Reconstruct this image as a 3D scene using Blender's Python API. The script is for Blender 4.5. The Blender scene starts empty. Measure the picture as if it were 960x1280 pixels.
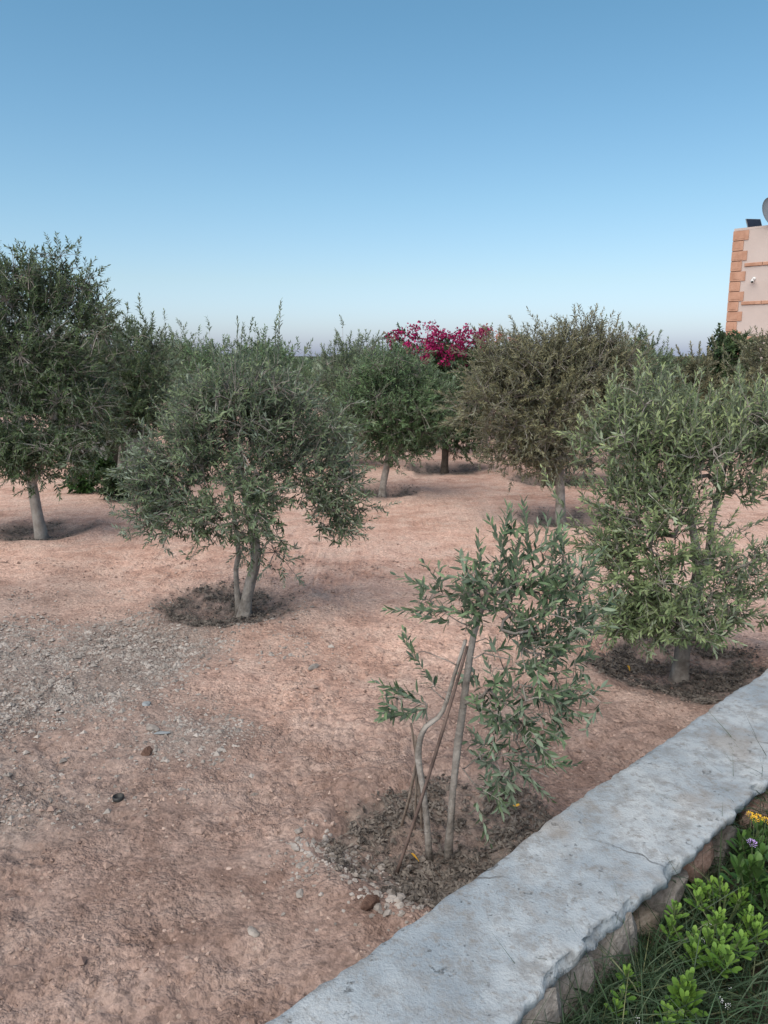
import bpy, math, random
import numpy as np
from math import radians as R

# ------------------------------------------------------------------ camera, sky, sun, exposure
scene = bpy.context.scene
F = 985.0                     # focal length in pixels of the 960x1280 photograph
PITCH = 11.2                  # degrees below the horizon
CAMH = 2.1
cam_d = bpy.data.cameras.new('camera'); cam = bpy.data.objects.new('camera', cam_d)
scene.collection.objects.link(cam); scene.camera = cam
cam.location = (0, 0, CAMH); cam.rotation_euler = (R(90 - PITCH), 0, 0)
cam_d.sensor_fit = 'VERTICAL'; cam_d.sensor_height = 24.0; cam_d.lens = 24.0 * F / 1280.0
cam_d.clip_start = 0.05; cam_d.clip_end = 20000
scene.render.resolution_x = 768; scene.render.resolution_y = 1024

SUN_EL, SUN_AZ = 52.0, 215.0   # azimuth clockwise from +Y: behind the camera, to its left
world = bpy.data.worlds.new('World'); scene.world = world; world.use_nodes = True
wn = world.node_tree; bg = wn.nodes['Background']
sky = wn.nodes.new('ShaderNodeTexSky'); sky.sky_type = 'NISHITA'; sky.sun_disc = False
sky.sun_elevation = R(SUN_EL); sky.sun_rotation = R(SUN_AZ)
sky.altitude = 50; sky.air_density = 0.92; sky.dust_density = 1.3; sky.ozone_density = 5.0
tc = wn.nodes.new('ShaderNodeTexCoord'); sx = wn.nodes.new('ShaderNodeSeparateXYZ'); wn.links.new(tc.outputs['Generated'], sx.inputs[0])
cr_ = wn.nodes.new('ShaderNodeValToRGB'); wn.links.new(sx.outputs[2], cr_.inputs[0])
_st = [(0.0, (.69, .68, .86)), (0.035, (.70, .68, .73)), (0.09, (.71, .68, .615)), (0.18, (.65, .71, .615)), (0.265, (.59, .71, .62)), (0.36, (.535, .705, .615)), (1.0, (.49, .70, .64))]
while len(cr_.color_ramp.elements) < len(_st): cr_.color_ramp.elements.new(.5)
for _e, (_p, _c) in zip(cr_.color_ramp.elements, _st): _e.position = _p; _e.color = (*_c, 1)
air = wn.nodes.new('ShaderNodeMix'); air.data_type = 'RGBA'; air.blend_type = 'MULTIPLY'; air.inputs[0].default_value = 1.0
wn.links.new(sky.outputs[0], air.inputs[6]); wn.links.new(cr_.outputs[0], air.inputs[7])
wn.links.new(air.outputs[2], bg.inputs[0]); bg.inputs[1].default_value = 0.0828
sun_d = bpy.data.lights.new('sun', 'SUN'); sun = bpy.data.objects.new('sun', sun_d)
scene.collection.objects.link(sun)
sun_d.energy = 1.5; sun_d.angle = R(85); sun_d.color = (1.0, 0.85, 0.72)
_el, _az = R(SUN_EL), R(SUN_AZ)
_sd = np.array([math.sin(_az) * math.cos(_el), math.cos(_az) * math.cos(_el), math.sin(_el)])
sun.rotation_euler = (math.pi / 2 - _el, 0, math.pi - _az)
vs = scene.view_settings
vs.view_transform = 'Standard'; vs.look = 'None'; vs.gamma = 1.0; vs.use_curve_mapping = False
vs.exposure = 1.66

# ------------------------------------------------------------------ helpers
rng = np.random.default_rng(7)
random.seed(7)
COL = scene.collection
CP, SP = math.cos(R(PITCH)), math.sin(R(PITCH))

def ray(x, y):
    u = (x - 480) / F; v = (y - 640) / F
    f = CP - v * SP; d = SP + v * CP
    return np.array([u / f, 1.0, -d / f])
def P(x, y, Y):                      # point of the pixel's ray at distance Y
    return np.array([0, 0, CAMH]) + ray(x, y) * Y
def G(x, y, z=0.0):                  # where the pixel's ray meets height z
    r = ray(x, y); return np.array([0, 0, CAMH]) + r * ((CAMH - z) / -r[2])

_tab = np.random.default_rng(99).random((256, 256))
def vnoise(x, y, s=0):
    x = np.asarray(x, float) + 17.3 * s; y = np.asarray(y, float) + 31.7 * s
    xi = np.floor(x).astype(int); yi = np.floor(y).astype(int)
    fx = x - xi; fy = y - yi
    fx = fx * fx * (3 - 2 * fx); fy = fy * fy * (3 - 2 * fy)
    a = _tab[xi & 255, yi & 255]; b = _tab[(xi + 1) & 255, yi & 255]
    c = _tab[xi & 255, (yi + 1) & 255]; d = _tab[(xi + 1) & 255, (yi + 1) & 255]
    return (a * (1 - fx) + b * fx) * (1 - fy) + (c * (1 - fx) + d * fx) * fy
def fbm(x, y, s=0, o=4):
    t = 0; a = 0.5; n = 0
    for k in range(o):
        t = t + a * vnoise(np.asarray(x) * 2 ** k, np.asarray(y) * 2 ** k, s + k); n += a; a *= 0.5
    return t / n
def sstep(a, b, x):
    t = np.clip((x - a) / (b - a), 0, 1); return t * t * (3 - 2 * t)
def nrm(v):
    v = np.asarray(v, float); n = np.linalg.norm(v, axis=-1, keepdims=True); return v / np.maximum(n, 1e-9)

def mesh_np(name, V, Fc, mats=None, smooth=False, mat_idx=None):
    """V (n,3), Fc list of arrays (m,k): tris and/or quads."""
    if not isinstance(Fc, list): Fc = [Fc]
    Fc = [np.asarray(f, dtype=np.int32) for f in Fc if len(f)]
    me = bpy.data.meshes.new(name)
    V = np.asarray(V, dtype=np.float32)
    me.vertices.add(len(V)); me.vertices.foreach_set('co', V.ravel())
    lo = np.concatenate([f.ravel() for f in Fc])
    tot = np.concatenate([np.full(len(f), f.shape[1], dtype=np.int32) for f in Fc])
    st = np.concatenate([[0], np.cumsum(tot)[:-1]]).astype(np.int32)
    me.loops.add(len(lo)); me.loops.foreach_set('vertex_index', lo)
    me.polygons.add(len(tot)); me.polygons.foreach_set('loop_start', st)
    me.polygons.foreach_set('loop_total', tot)
    me.polygons.foreach_set('use_smooth', np.full(len(tot), bool(smooth)))
    if mats is not None:
        for m in (mats if isinstance(mats, (list, tuple)) else [mats]): me.materials.append(m)
    if mat_idx is not None: me.polygons.foreach_set('material_index', np.asarray(mat_idx, dtype=np.int32))
    me.update(calc_edges=True); me.validate()
    return me
def attr(me, name, vals):
    a = me.attributes.new(name, 'FLOAT', 'POINT'); a.data.foreach_set('value', np.asarray(vals, dtype=np.float32))
def add(name, me, parent=None, loc=None, label=None, cat=None, group=None, kind=None):
    o = bpy.data.objects.new(name, me); COL.objects.link(o)
    if parent is not None: o.parent = parent
    if loc is not None: o.location = loc
    if label: o['label'] = label
    if cat: o['category'] = cat
    if group: o['group'] = group
    if kind: o['kind'] = kind
    return o
def thing(name, loc, label, cat, group=None):
    return add(name, None, None, tuple(loc), label, cat, group)

class MB:                                           # mesh collector
    def __init__(s): s.v = []; s.t = []; s.q = []; s.n = 0
    def put(s, V, tris=None, quads=None):
        V = np.asarray(V, float).reshape(-1, 3)
        if tris is not None and len(tris): s.t.append(np.asarray(tris) + s.n)
        if quads is not None and len(quads): s.q.append(np.asarray(quads) + s.n)
        s.v.append(V); s.n += len(V)
    def mesh(s, name, mats, smooth=False):
        f = []
        if s.t: f.append(np.concatenate(s.t))
        if s.q: f.append(np.concatenate(s.q))
        return mesh_np(name, np.concatenate(s.v), f, mats, smooth)

def tube(mb, pts, rad, sides=6, rough=0.0, cap=True, seed=0):
    pts = np.asarray(pts, float); n = len(pts); rad = np.broadcast_to(np.asarray(rad, float), (n,))
    tg = np.gradient(pts, axis=0); tg = nrm(tg)
    ref = np.array([0.31, 0.95, 0.07]) if abs(tg[0][2]) > 0.5 else np.array([0.05, 0.1, 1.0])
    a = nrm(np.cross(tg, ref)); b = np.cross(tg, a)
    th = np.linspace(0, 2 * np.pi, sides, endpoint=False)
    rr = rad[:, None] * np.ones(sides)
    if rough:
        rr = rr * (1 + rough * (2 * fbm(np.cos(th)[None] * 1.6 + 5 + np.arange(n)[:, None] * 0.35,
                                        np.sin(th)[None] * 1.6 + 3, seed, 3) - 1))
    V = pts[:, None] + rr[..., None] * (np.cos(th)[None, :, None] * a[:, None] + np.sin(th)[None, :, None] * b[:, None])
    i = np.arange(n - 1)[:, None] * sides; j = np.arange(sides)[None]; k = (j + 1) % sides
    q = np.stack([i + j, i + k, i + sides + k, i + sides + j], -1).reshape(-1, 4)
    V = V.reshape(-1, 3); tr = None
    if cap:
        V = np.concatenate([V, pts[-1:] + tg[-1:] * rad[-1] * 0.3, pts[:1]])
        e = (n - 1) * sides
        tr = [[e + a_, e + (a_ + 1) % sides, n * sides] for a_ in range(sides)] + \
             [[(a_ + 1) % sides, a_, n * sides + 1] for a_ in range(sides)]
    mb.put(V, tr, q)

def bez(p0, p1, p2, n):
    t = np.linspace(0, 1, n)[:, None]
    return (1 - t) ** 2 * p0 + 2 * t * (1 - t) * p1 + t * t * p2
def spline(pts, n):
    pts = np.asarray(pts, float); m = len(pts)
    if m < 3:
        t = np.linspace(0, 1, n)[:, None]; return pts[0] * (1 - t) + pts[-1] * t
    q = np.concatenate([[2 * pts[0] - pts[1]], pts, [2 * pts[-1] - pts[-2]]])
    out = []
    for s in np.linspace(0, m - 1 - 1e-6, n):
        i = int(s); t = s - i; a, b, c, d = q[i:i + 4]
        out.append(0.5 * (2 * b + (c - a) * t + (2 * a - 5 * b + 4 * c - d) * t * t + (3 * b - a - 3 * c + d) * t ** 3))
    return np.array(out)
def box(mb, c, h, ax=None, bev=0.0):
    c = np.asarray(c, float); h = np.asarray(h, float)
    if ax is None: ax = np.eye(3)
    if np.linalg.det(ax) < 0: ax = np.array([-ax[0], ax[1], ax[2]])
    if bev <= 0:
        s = np.array([[x, y, z] for z in (-1, 1) for y in (-1, 1) for x in (-1, 1)], float)
        mb.put(c + (s * h) @ ax, None, [[0, 2, 3, 1], [4, 5, 7, 6], [0, 1, 5, 4], [2, 6, 7, 3], [0, 4, 6, 2], [1, 3, 7, 5]])
        return
    # chamfered front (+y of ax): a body and a smaller raised face
    s = []
    for y, k in ((-1, 0), (1 - bev / h[1], 0), (1, bev)):
        for x, z in ((-1, -1), (1, -1), (1, 1), (-1, 1)):
            s.append([x * (h[0] - k), y * h[1], z * (h[2] - k)])
    q = []
    for r in (0, 4):
        for i in range(4): q.append([r + i, r + (i + 1) % 4, r + 4 + (i + 1) % 4, r + 4 + i])
    q += [[8, 9, 10, 11], [3, 2, 1, 0]]
    mb.put(c + np.array(s) @ ax, None, q)

_ico = None
def ico():
    global _ico
    if _ico is None:
        g = (1 + 5 ** 0.5) / 2
        v = nrm(np.array([[-1, g, 0], [1, g, 0], [-1, -g, 0], [1, -g, 0], [0, -1, g], [0, 1, g], [0, -1, -g], [0, 1, -g],
                          [g, 0, -1], [g, 0, 1], [-g, 0, -1], [-g, 0, 1]], float))
        f = np.array([[0, 11, 5], [0, 5, 1], [0, 1, 7], [0, 7, 10], [0, 10, 11], [1, 5, 9], [5, 11, 4], [11, 10, 2], [10, 7, 6],
                      [7, 1, 8], [3, 9, 4], [3, 4, 2], [3, 2, 6], [3, 6, 8], [3, 8, 9], [4, 9, 5], [2, 4, 11], [6, 2, 10], [8, 6, 7], [9, 8, 1]])
        _ico = (v, f)
    return _ico
def ico2():
    v, f = ico(); v = list(map(tuple, v)); m = {}; nf = []
    def mid(a, b):
        k = (min(a, b), max(a, b))
        if k not in m: m[k] = len(v); v.append(tuple(nrm((np.array(v[a]) + np.array(v[b])) / 2)))
        return m[k]
    for a, b, c in f:
        ab, bc, ca = mid(a, b), mid(b, c), mid(c, a); nf += [[a, ab, ca], [b, bc, ab], [c, ca, bc], [ab, bc, ca]]
    return np.array(v), np.array(nf)
def rock_mesh(name, m, size, seed, flat=0.7, box_=1.0):
    r = np.random.default_rng(seed); v, f = ico2()
    v = np.sign(v) * np.abs(v) ** box_
    v = v * (1 + 0.35 * (fbm(v[:, 0] * 1.3 + seed, v[:, 1] * 1.3 + v[:, 2], seed, 3) - 0.5)[:, None] * 2)
    for k in range(5):                                # broken facets
        d = nrm(r.normal(size=3)); h = r.uniform(0.62, 0.85)
        e = v @ d - h; v = v - np.where(e > 0, e, 0)[:, None] * d
    v = v * np.array(size) * np.array([1, 1, flat])
    return mesh_np(name, v, f, m, False)

# ------------------------------------------------------------------ materials
def newmat(name, rough=0.9, spec=0.3):
    m = bpy.data.materials.new(name); m.use_nodes = True
    b = m.node_tree.nodes['Principled BSDF']; b.inputs['Roughness'].default_value = rough
    b.inputs['Specular IOR Level'].default_value = spec
    return m, m.node_tree, b
def N(nt, t, **kw):
    n = nt.nodes.new(t)
    for k, v in kw.items(): setattr(n, k, v)
    return n
def noise(nt, scale, detail=6, rough=0.6, co=None):
    n = N(nt, 'ShaderNodeTexNoise'); n.inputs['Scale'].default_value = scale
    n.inputs['Detail'].default_value = detail; n.inputs['Roughness'].default_value = rough
    if co is not None: nt.links.new(co, n.inputs['Vector'])
    return n.outputs['Fac']
def ramp(nt, fac, stops, interp='LINEAR'):
    r = N(nt, 'ShaderNodeValToRGB'); e = r.color_ramp.elements; r.color_ramp.interpolation = interp
    while len(e) < len(stops): e.new(0.5)
    for i, (p, c) in enumerate(stops):
        e[i].position = p; e[i].color = (*(c if hasattr(c, '__len__') else (c, c, c)), 1)
    nt.links.new(fac, r.inputs[0]); return r.outputs[0]
def mix(nt, fac, a, b, mode='MIX'):
    m = N(nt, 'ShaderNodeMix', data_type='RGBA', blend_type=mode)
    for s, v in ((m.inputs[0], fac), (m.inputs[6], a), (m.inputs[7], b)):
        if isinstance(v, (int, float)): s.default_value = v
        elif isinstance(v, tuple): s.default_value = (*v, 1)
        else: nt.links.new(v, s)
    return m.outputs[2]
def math_(nt, op, a, b=None):
    m = N(nt, 'ShaderNodeMath', operation=op)
    for i, v in enumerate((a, b)):
        if v is None: continue
        if isinstance(v, (int, float)): m.inputs[i].default_value = v
        else: nt.links.new(v, m.inputs[i])
    return m.outputs[0]
def bump(nt, b, h, strength, dist):
    n = N(nt, 'ShaderNodeBump'); n.inputs['Strength'].default_value = strength; n.inputs['Distance'].default_value = dist
    nt.links.new(h, n.inputs['Height']); nt.links.new(n.outputs[0], b.inputs['Normal']); return n
def objco(nt): return N(nt, 'ShaderNodeTexCoord').outputs['Object']
def geoco(nt): return N(nt, 'ShaderNodeNewGeometry').outputs['Position']

def simple(name, c1, c2, scale, rough=0.9, spec=0.3, bs=0.4, bd=0.01, bscale=None, world_co=False, lo=0.35, hi=0.65):
    m, nt, b = newmat(name, rough, spec); co = geoco(nt) if world_co else objco(nt)
    nt.links.new(ramp(nt, noise(nt, scale, 6, 0.62, co), [(lo, c1), (hi, c2)]), b.inputs['Base Color'])
    if bs: bump(nt, b, noise(nt, bscale or scale * 4, 5, 0.65, co), bs, bd)
    return m

def leafmat(name, dark, mid, fresh, under, transl=0.10, rough=0.48, spec=0.3):
    m, nt, b = newmat(name, rough, spec)
    g = N(nt, 'ShaderNodeNewGeometry'); co = g.outputs['Position']
    c = ramp(nt, g.outputs['Random Per Island'], [(0.0, tuple(x * .7 for x in dark)), (0.62, mid), (1.0, tuple(min(1, x * 1.6) for x in mid))])
    at = N(nt, 'ShaderNodeAttribute', attribute_name='fresh')
    c = mix(nt, at.outputs['Fac'], c, fresh)
    cl = ramp(nt, noise(nt, 4.0, 3, 0.6, co), [(0.3, (0.78, 0.8, 0.76)), (0.7, (1.15, 1.12, 1.1))])
    c = mix(nt, 1.0, c, cl, 'MULTIPLY')
    c = mix(nt, g.outputs['Backfacing'], c, under)       # olive leaves are silvery underneath
    nt.links.new(c, b.inputs['Base Color'])
    t = N(nt, 'ShaderNodeBsdfTranslucent'); nt.links.new(c, t.inputs['Color'])
    ms = N(nt, 'ShaderNodeMixShader'); ms.inputs[0].default_value = transl
    nt.links.new(b.outputs[0], ms.inputs[1]); nt.links.new(t.outputs[0], ms.inputs[2])
    nt.links.new(ms.outputs[0], nt.nodes['Material Output'].inputs[0])
    return m

def ground_material():
    m, nt, b = newmat('red_earth', 0.95, 0.15); co = geoco(nt)
    big = noise(nt, 0.55, 5, 0.6, co); med = noise(nt, 3.2, 8, 0.7, co); fine = noise(nt, 30.0, 6, 0.75, co)
    c = ramp(nt, big, [(0.34, (0.385, 0.232, 0.178)), (0.5, (0.49, 0.318, 0.256)), (0.66, (0.555, 0.386, 0.318))])
    c = mix(nt, ramp(nt, med, [(0.46, 0.0), (0.66, 0.8)]), c, (0.53, 0.395, 0.33))
    c = mix(nt, ramp(nt, med, [(0.30, 0.75), (0.46, 0.0)]), c, (0.25, 0.147, 0.113))
    tr_ = N(nt, 'ShaderNodeAttribute', attribute_name='far_pale').outputs['Fac']
    c = mix(nt, math_(nt, 'MULTIPLY', math_(nt, 'SUBTRACT', 1.0, tr_), 0.85), c, ramp(nt, noise(nt, 1.6, 6, 0.7, co), [(0.38, (0.13, 0.090, 0.076)), (0.62, (0.25, 0.187, 0.163))]))
    c = mix(nt, 1.0, c, ramp(nt, fine, [(0.3, 0.80), (0.5, 1.02), (0.72, 1.18)]), 'MULTIPLY')
    vg = N(nt, 'ShaderNodeTexVoronoi'); vg.inputs['Scale'].default_value = 62.0; nt.links.new(co, vg.inputs['Vector'])
    sg = N(nt, 'ShaderNodeSeparateColor'); nt.links.new(vg.outputs['Color'], sg.inputs[0])
    c = mix(nt, 0.8, c, ramp(nt, sg.outputs[0], [(0.0, 0.62), (0.25, 0.95), (0.8, 1.06), (1.0, 1.35)]), 'MULTIPLY')
    c = mix(nt, 0.9, c, ramp(nt, noise(nt, 75.0, 4, 0.7, co), [(0.30, 0.6), (0.43, 1.0)]), 'MULTIPLY')
    vo = N(nt, 'ShaderNodeTexVoronoi'); vo.inputs['Scale'].default_value = 34.0; nt.links.new(co, vo.inputs['Vector'])
    pebc = mix(nt, N(nt, 'ShaderNodeSeparateColor').outputs[0], (0, 0, 0), (1, 1, 1))
    sc = N(nt, 'ShaderNodeSeparateColor'); nt.links.new(vo.outputs['Color'], sc.inputs[0])
    peb = math_(nt, 'MULTIPLY', math_(nt, 'GREATER_THAN', sc.outputs[0], 0.80), math_(nt, 'LESS_THAN', vo.outputs['Distance'], 0.30))
    a = N(nt, 'ShaderNodeAttribute', attribute_name='gravel').outputs['Fac']
    g2 = mix(nt, ramp(nt, noise(nt, 40, 4, 0.7, co), [(0.38, 0.0), (0.62, 1.0)]), (0.11, 0.095, 0.086), (0.26, 0.226, 0.206))
    c = mix(nt, math_(nt, 'MULTIPLY', a, 0.75), c, g2)
    c = mix(nt, math_(nt, 'MULTIPLY', peb, 0.65), c, mix(nt, sc.outputs[1], (0.17, 0.122, 0.10), (0.40, 0.315, 0.27)))
    mu = N(nt, 'ShaderNodeAttribute', attribute_name='mulch').outputs['Fac']
    m2 = mix(nt, ramp(nt, noise(nt, 17, 6, 0.75, co), [(0.38, 0.0), (0.66, 1.0)]), (0.065, 0.054, 0.049), (0.25, 0.20, 0.172))
    c = mix(nt, mu, c, m2)
    fr = N(nt, 'ShaderNodeAttribute', attribute_name='field').outputs['Fac']
    f2 = ramp(nt, noise(nt, 0.06, 5, 0.6, co), [(0.35, (0.055, 0.062, 0.04)), (0.65, (0.11, 0.105, 0.068))])
    c = mix(nt, fr, c, f2)
    nt.links.new(c, b.inputs['Base Color'])
    h = math_(nt, 'ADD', math_(nt, 'MULTIPLY', noise(nt, 11, 3, 0.55, co), 0.9), math_(nt, 'MULTIPLY', peb, 0.22))
    v2 = N(nt, 'ShaderNodeTexVoronoi'); v2.inputs['Scale'].default_value = 46.0; nt.links.new(co, v2.inputs['Vector'])
    v3 = N(nt, 'ShaderNodeTexVoronoi'); v3.inputs['Scale'].default_value = 105.0; nt.links.new(co, v3.inputs['Vector'])
    rough_ = ramp(nt, noise(nt, 2.4, 4, 0.65, co), [(0.38, 0.25), (0.62, 1.0)])
    gr = math_(nt, 'ADD', math_(nt, 'MULTIPLY', math_(nt, 'SUBTRACT', 1.0, v2.outputs['Distance']), 0.34), math_(nt, 'MULTIPLY', math_(nt, 'SUBTRACT', 1.0, v3.outputs['Distance']), 0.16))
    bump(nt, b, math_(nt, 'ADD', h, math_(nt, 'MULTIPLY', gr, rough_)), 1.0, 0.030)
    nt.nodes.remove(pebc.node)
    return m
M = {}
M['ground'] = ground_material()
M['stone'] = simple('pale_gravel', (0.15, 0.133, 0.122), (0.36, 0.325, 0.30), 9, 0.92, 0.2, 0.3, 0.004, 60)
M['pebble'] = simple('red_pebbles', (0.22, 0.145, 0.118), (0.42, 0.32, 0.275), 6, 0.92, 0.2, 0.3, 0.004, 60)
M['litter'] = simple('dead_leaf_litter', (0.035, 0.031, 0.029), (0.19, 0.165, 0.145), 14, 0.9, 0.2, 0)
M['bark'] = simple('grey_olive_bark', (0.14, 0.122, 0.108), (0.34, 0.31, 0.285), 9, 0.92, 0.2, 0.8, 0.02, 26)
M['bark_pale'] = simple('pale_lime_washed_bark', (0.24, 0.21, 0.19), (0.40, 0.37, 0.34), 7, 0.92, 0.2, 0.7, 0.02, 26)
M['bark_dark'] = simple('dark_bark', (0.05, 0.04, 0.034), (0.12, 0.098, 0.08), 9, 0.92, 0.2, 0.8, 0.02, 26)
M['cane'] = simple('dry_cane', (0.15, 0.115, 0.095), (0.30, 0.245, 0.205), 12, 0.85, 0.2, 0.5, 0.006, 60)
M['cane_dark'] = simple('dark_cane', (0.07, 0.05, 0.044), (0.16, 0.115, 0.10), 12, 0.85, 0.2, 0.5, 0.006, 60)
M['lf_grey'] = leafmat('olive_leaf_grey_green', (0.028, 0.048, 0.030), (0.086, 0.124, 0.074), (0.21, 0.265, 0.13), (0.205, 0.25, 0.19))
M['lf_dark'] = leafmat('olive_leaf_dark_green', (0.020, 0.038, 0.020), (0.056, 0.092, 0.044), (0.15, 0.205, 0.08), (0.14, 0.18, 0.12))
M['lf_green'] = leafmat('olive_leaf_mid_green', (0.030, 0.060, 0.032), (0.080, 0.138, 0.066), (0.17, 0.25, 0.11), (0.17, 0.23, 0.15))
M['lf_brown'] = leafmat('olive_leaf_brownish', (0.052, 0.058, 0.034), (0.135, 0.138, 0.084), (0.235, 0.21, 0.11), (0.23, 0.235, 0.17))
M['lf_light'] = leafmat('olive_leaf_pale_green', (0.038, 0.062, 0.034), (0.118, 0.165, 0.080), (0.29, 0.345, 0.165), (0.26, 0.31, 0.21))
M['lf_young'] = leafmat('young_olive_leaf', (0.022, 0.040, 0.024), (0.070, 0.108, 0.062), (0.20, 0.285, 0.15), (0.18, 0.235, 0.165))
M['lf_bush'] = leafmat('deep_green_shrub_leaf', (0.020, 0.038, 0.018), (0.045, 0.078, 0.034), (0.09, 0.14, 0.05), (0.07, 0.10, 0.055))
M['lf_bright'] = leafmat('bright_green_leaf', (0.02, 0.05, 0.015), (0.042, 0.095, 0.026), (0.075, 0.145, 0.04), (0.06, 0.11, 0.04))
# ------------------------------------------------------------------ layout of the orchard (from the photograph)
def gpx(x, y): p = G(x, y); return p[:2]
BASIN = {}                        # tree basin centres: (x, y, radius)
BASIN['left'] = (*gpx(52, 664), 0.62)
BASIN['round'] = (*gpx(292, 755), 0.62)
BASIN['mid'] = (*gpx(484, 614), 0.55)
BASIN['dark'] = (*gpx(558, 586), 0.80)
BASIN['brown'] = (*gpx(702, 650), 0.62)
BASIN['behind'] = (*gpx(686, 601), 0.70)
BASIN['pale'] = (*gpx(850, 832), 0.62)
BASIN['young'] = (*gpx(548, 1038), 0.50)
def basin_mask(x, y):
    m = np.zeros_like(np.asarray(x, float))
    for i, (bx, by, br) in enumerate(BASIN.values()):
        d = np.hypot(x - bx, y - by) / br
        w = (fbm(np.asarray(x) * 3.1, np.asarray(y) * 3.1, 40 + i, 4) - 0.5) * 0.75
        m = np.maximum(m, 1 - sstep(0.84, 1.06, d + w))
    return m
def clods(x, y):                   # lumpy, trodden surface, rougher in some places than in others
    a = np.abs(vnoise(x * 16, y * 16, 14) - .5) + 0.6 * np.abs(vnoise(x * 29 + y * 5, y * 29, 15) - .5)
    return -0.075 * np.clip(.38 - a, 0, 1) * (0.25 + 0.75 * sstep(.40, .62, fbm(x * 1.7, y * 1.7, 16, 3)))
def gz(x, y):
    x = np.asarray(x, float); y = np.asarray(y, float)
    near = 1 / (1 + (np.hypot(x, y) / 60) ** 2)
    z = (fbm(x * 0.45, y * 0.45, 3, 3) - 0.5) * 0.07 * near
    fade = 1 - sstep(6, 16, np.hypot(x, y))
    z = z + ((fbm(x * 3.0, y * 3.0, 8, 3) - 0.5) * 0.05 + (fbm(x * 8, y * 8, 12, 2) - 0.5) * 0.03 + clods(x, y)) * (0.25 + 0.75 * fade) * near
    for i, (bx, by, br) in enumerate(BASIN.values()):
        d = np.hypot(x - bx, y - by) / br
        z = z - 0.06 * (1 - sstep(0.35, 1.0, d)) + 0.035 * np.exp(-((d - 1.15) / 0.17) ** 2)
    return z
# garden wall: line and axes
W0 = np.array([-0.321, 1.748]); WD = nrm(np.array([0.716, 0.698])); WN = np.array([WD[1], -WD[0]])   # WN points to the garden bed
WW, WH = 0.445, 0.40
BEDZ = 0.17
def wst(x, y): d = np.stack([np.asarray(x) - W0[0], np.asarray(y) - W0[1]], -1); return d @ WD, d @ WN
def wp(s, t, z): return np.array([*(W0 + WD * s + WN * t), z])

# ------------------------------------------------------------------ ground sheet
def axis(a, b, step, far, g=1.055, gl=1.055):
    n = np.arange(a, b + 1e-6, step); hi = [n[-1]]; d = step
    while hi[-1] < far: d *= g; hi.append(hi[-1] + d)
    lo = [a]; d = step
    while lo[-1] > -far: d *= gl; lo.append(lo[-1] - d)
    return np.concatenate([lo[:0:-1], n, hi[1:]])
xs = axis(-2.4, 1.6, 0.017, 6000); ys = axis(1.2, 4.8, 0.017, 6000, 1.05, 1.4)
X, Y = np.meshgrid(xs, ys, indexing='ij')
Z = gz(X, Y)
nx, ny = X.shape
I = (np.arange(nx - 1)[:, None] * ny + np.arange(ny - 1)[None]).ravel()
Q = np.stack([I, I + ny, I + ny + 1, I + 1], -1)
me = mesh_np('ground', np.stack([X.ravel(), Y.ravel(), Z.ravel()], -1), Q, M['ground'], True)
attr(me, 'mulch', (basin_mask(X, Y) * (0.55 + 0.45 * sstep(0.35, 0.55, fbm(X * 5, Y * 5, 61, 3)))).ravel())
def gravel_mask(x, y):
    c = (x + 2.7) / 2.0, (y - 4.85) / 1.95
    return 1 - sstep(0.25, 1.25, np.hypot(*c) + (fbm(np.asarray(x) * 1.3, np.asarray(y) * 1.3, 71, 4) - 0.5) * 1.3)
attr(me, 'gravel', gravel_mask(X, Y).ravel())
attr(me, 'far_pale', sstep(3.6, 7.5, Y + 0.35 * X + (fbm(X * .8, Y * .8, 95, 4) - .5) * 4.5).ravel())   # paler red farther out, darker grey-brown close by
D = np.hypot(X, Y)
attr(me, 'field', (sstep(30, 55, D + (fbm(X * .05, Y * .05, 81) - .5) * 25)).ravel())
add('ground', me, kind='structure')

# gravel and pebbles lying on the earth (real stones)
OCT = (np.array([[1, 0, 0], [0, 1, 0], [-1, 0, 0], [0, -1, 0], [0, 0, 1], [0, 0, -1.]]), np.array([[0, 1, 4], [1, 2, 4], [2, 3, 4], [3, 0, 4], [1, 0, 5], [2, 1, 5], [3, 2, 5], [0, 3, 5]]))
def scatter_stones(name, m, pts, sizes, seed, label, emb=0.02, cheap=False):
    r = np.random.default_rng(seed); v, f = OCT if cheap else ico(); n = len(pts); nv = len(v)
    V = v[None] * (1 + r.uniform(-0.3, 0.3, (n, nv, 1))) + r.uniform(-.15, .15, (n, nv, 3))
    sc = sizes[:, None] * np.stack([r.uniform(0.7, 1.2, n), r.uniform(0.7, 1.2, n), r.uniform(0.4, 0.75, n)], -1)
    V = V * sc[:, None]
    a = r.uniform(0, 6.28, n); c, s = np.cos(a)[:, None], np.sin(a)[:, None]
    V = np.stack([V[..., 0] * c - V[..., 1] * s, V[..., 0] * s + V[..., 1] * c, V[..., 2]], -1)
    z = gz(pts[:, 0], pts[:, 1])
    V = V + np.stack([pts[:, 0], pts[:, 1], z + sizes * emb], -1)[:, None]
    T = (f[None] + (np.arange(n) * nv)[:, None, None]).reshape(-1, 3)
    add(name, mesh_np(name, V.reshape(-1, 3), T, m), kind='stuff', label=label, cat='gravel')
r = np.random.default_rng(5)
p = np.stack([r.uniform(-5.5, 0.0, 110000), r.uniform(3.2, 8.2, 110000)], -1)
k = r.random(len(p)) < gravel_mask(p[:, 0], p[:, 1]) ** 1.5 * (0.25 + 0.75 * sstep(0.4, 0.62, fbm(p[:, 0] * 2.2, p[:, 1] * 2.2, 77)))
p = p[k & (basin_mask(p[:, 0], p[:, 1]) < 0.3)][:17000]
scatter_stones('gravel', M['stone'], p, np.clip(r.lognormal(math.log(0.0095), 0.42, len(p)), 0.004, 0.026), 6,
               'patch of loose grey gravel on the bare red earth', 0.02, True)
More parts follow.
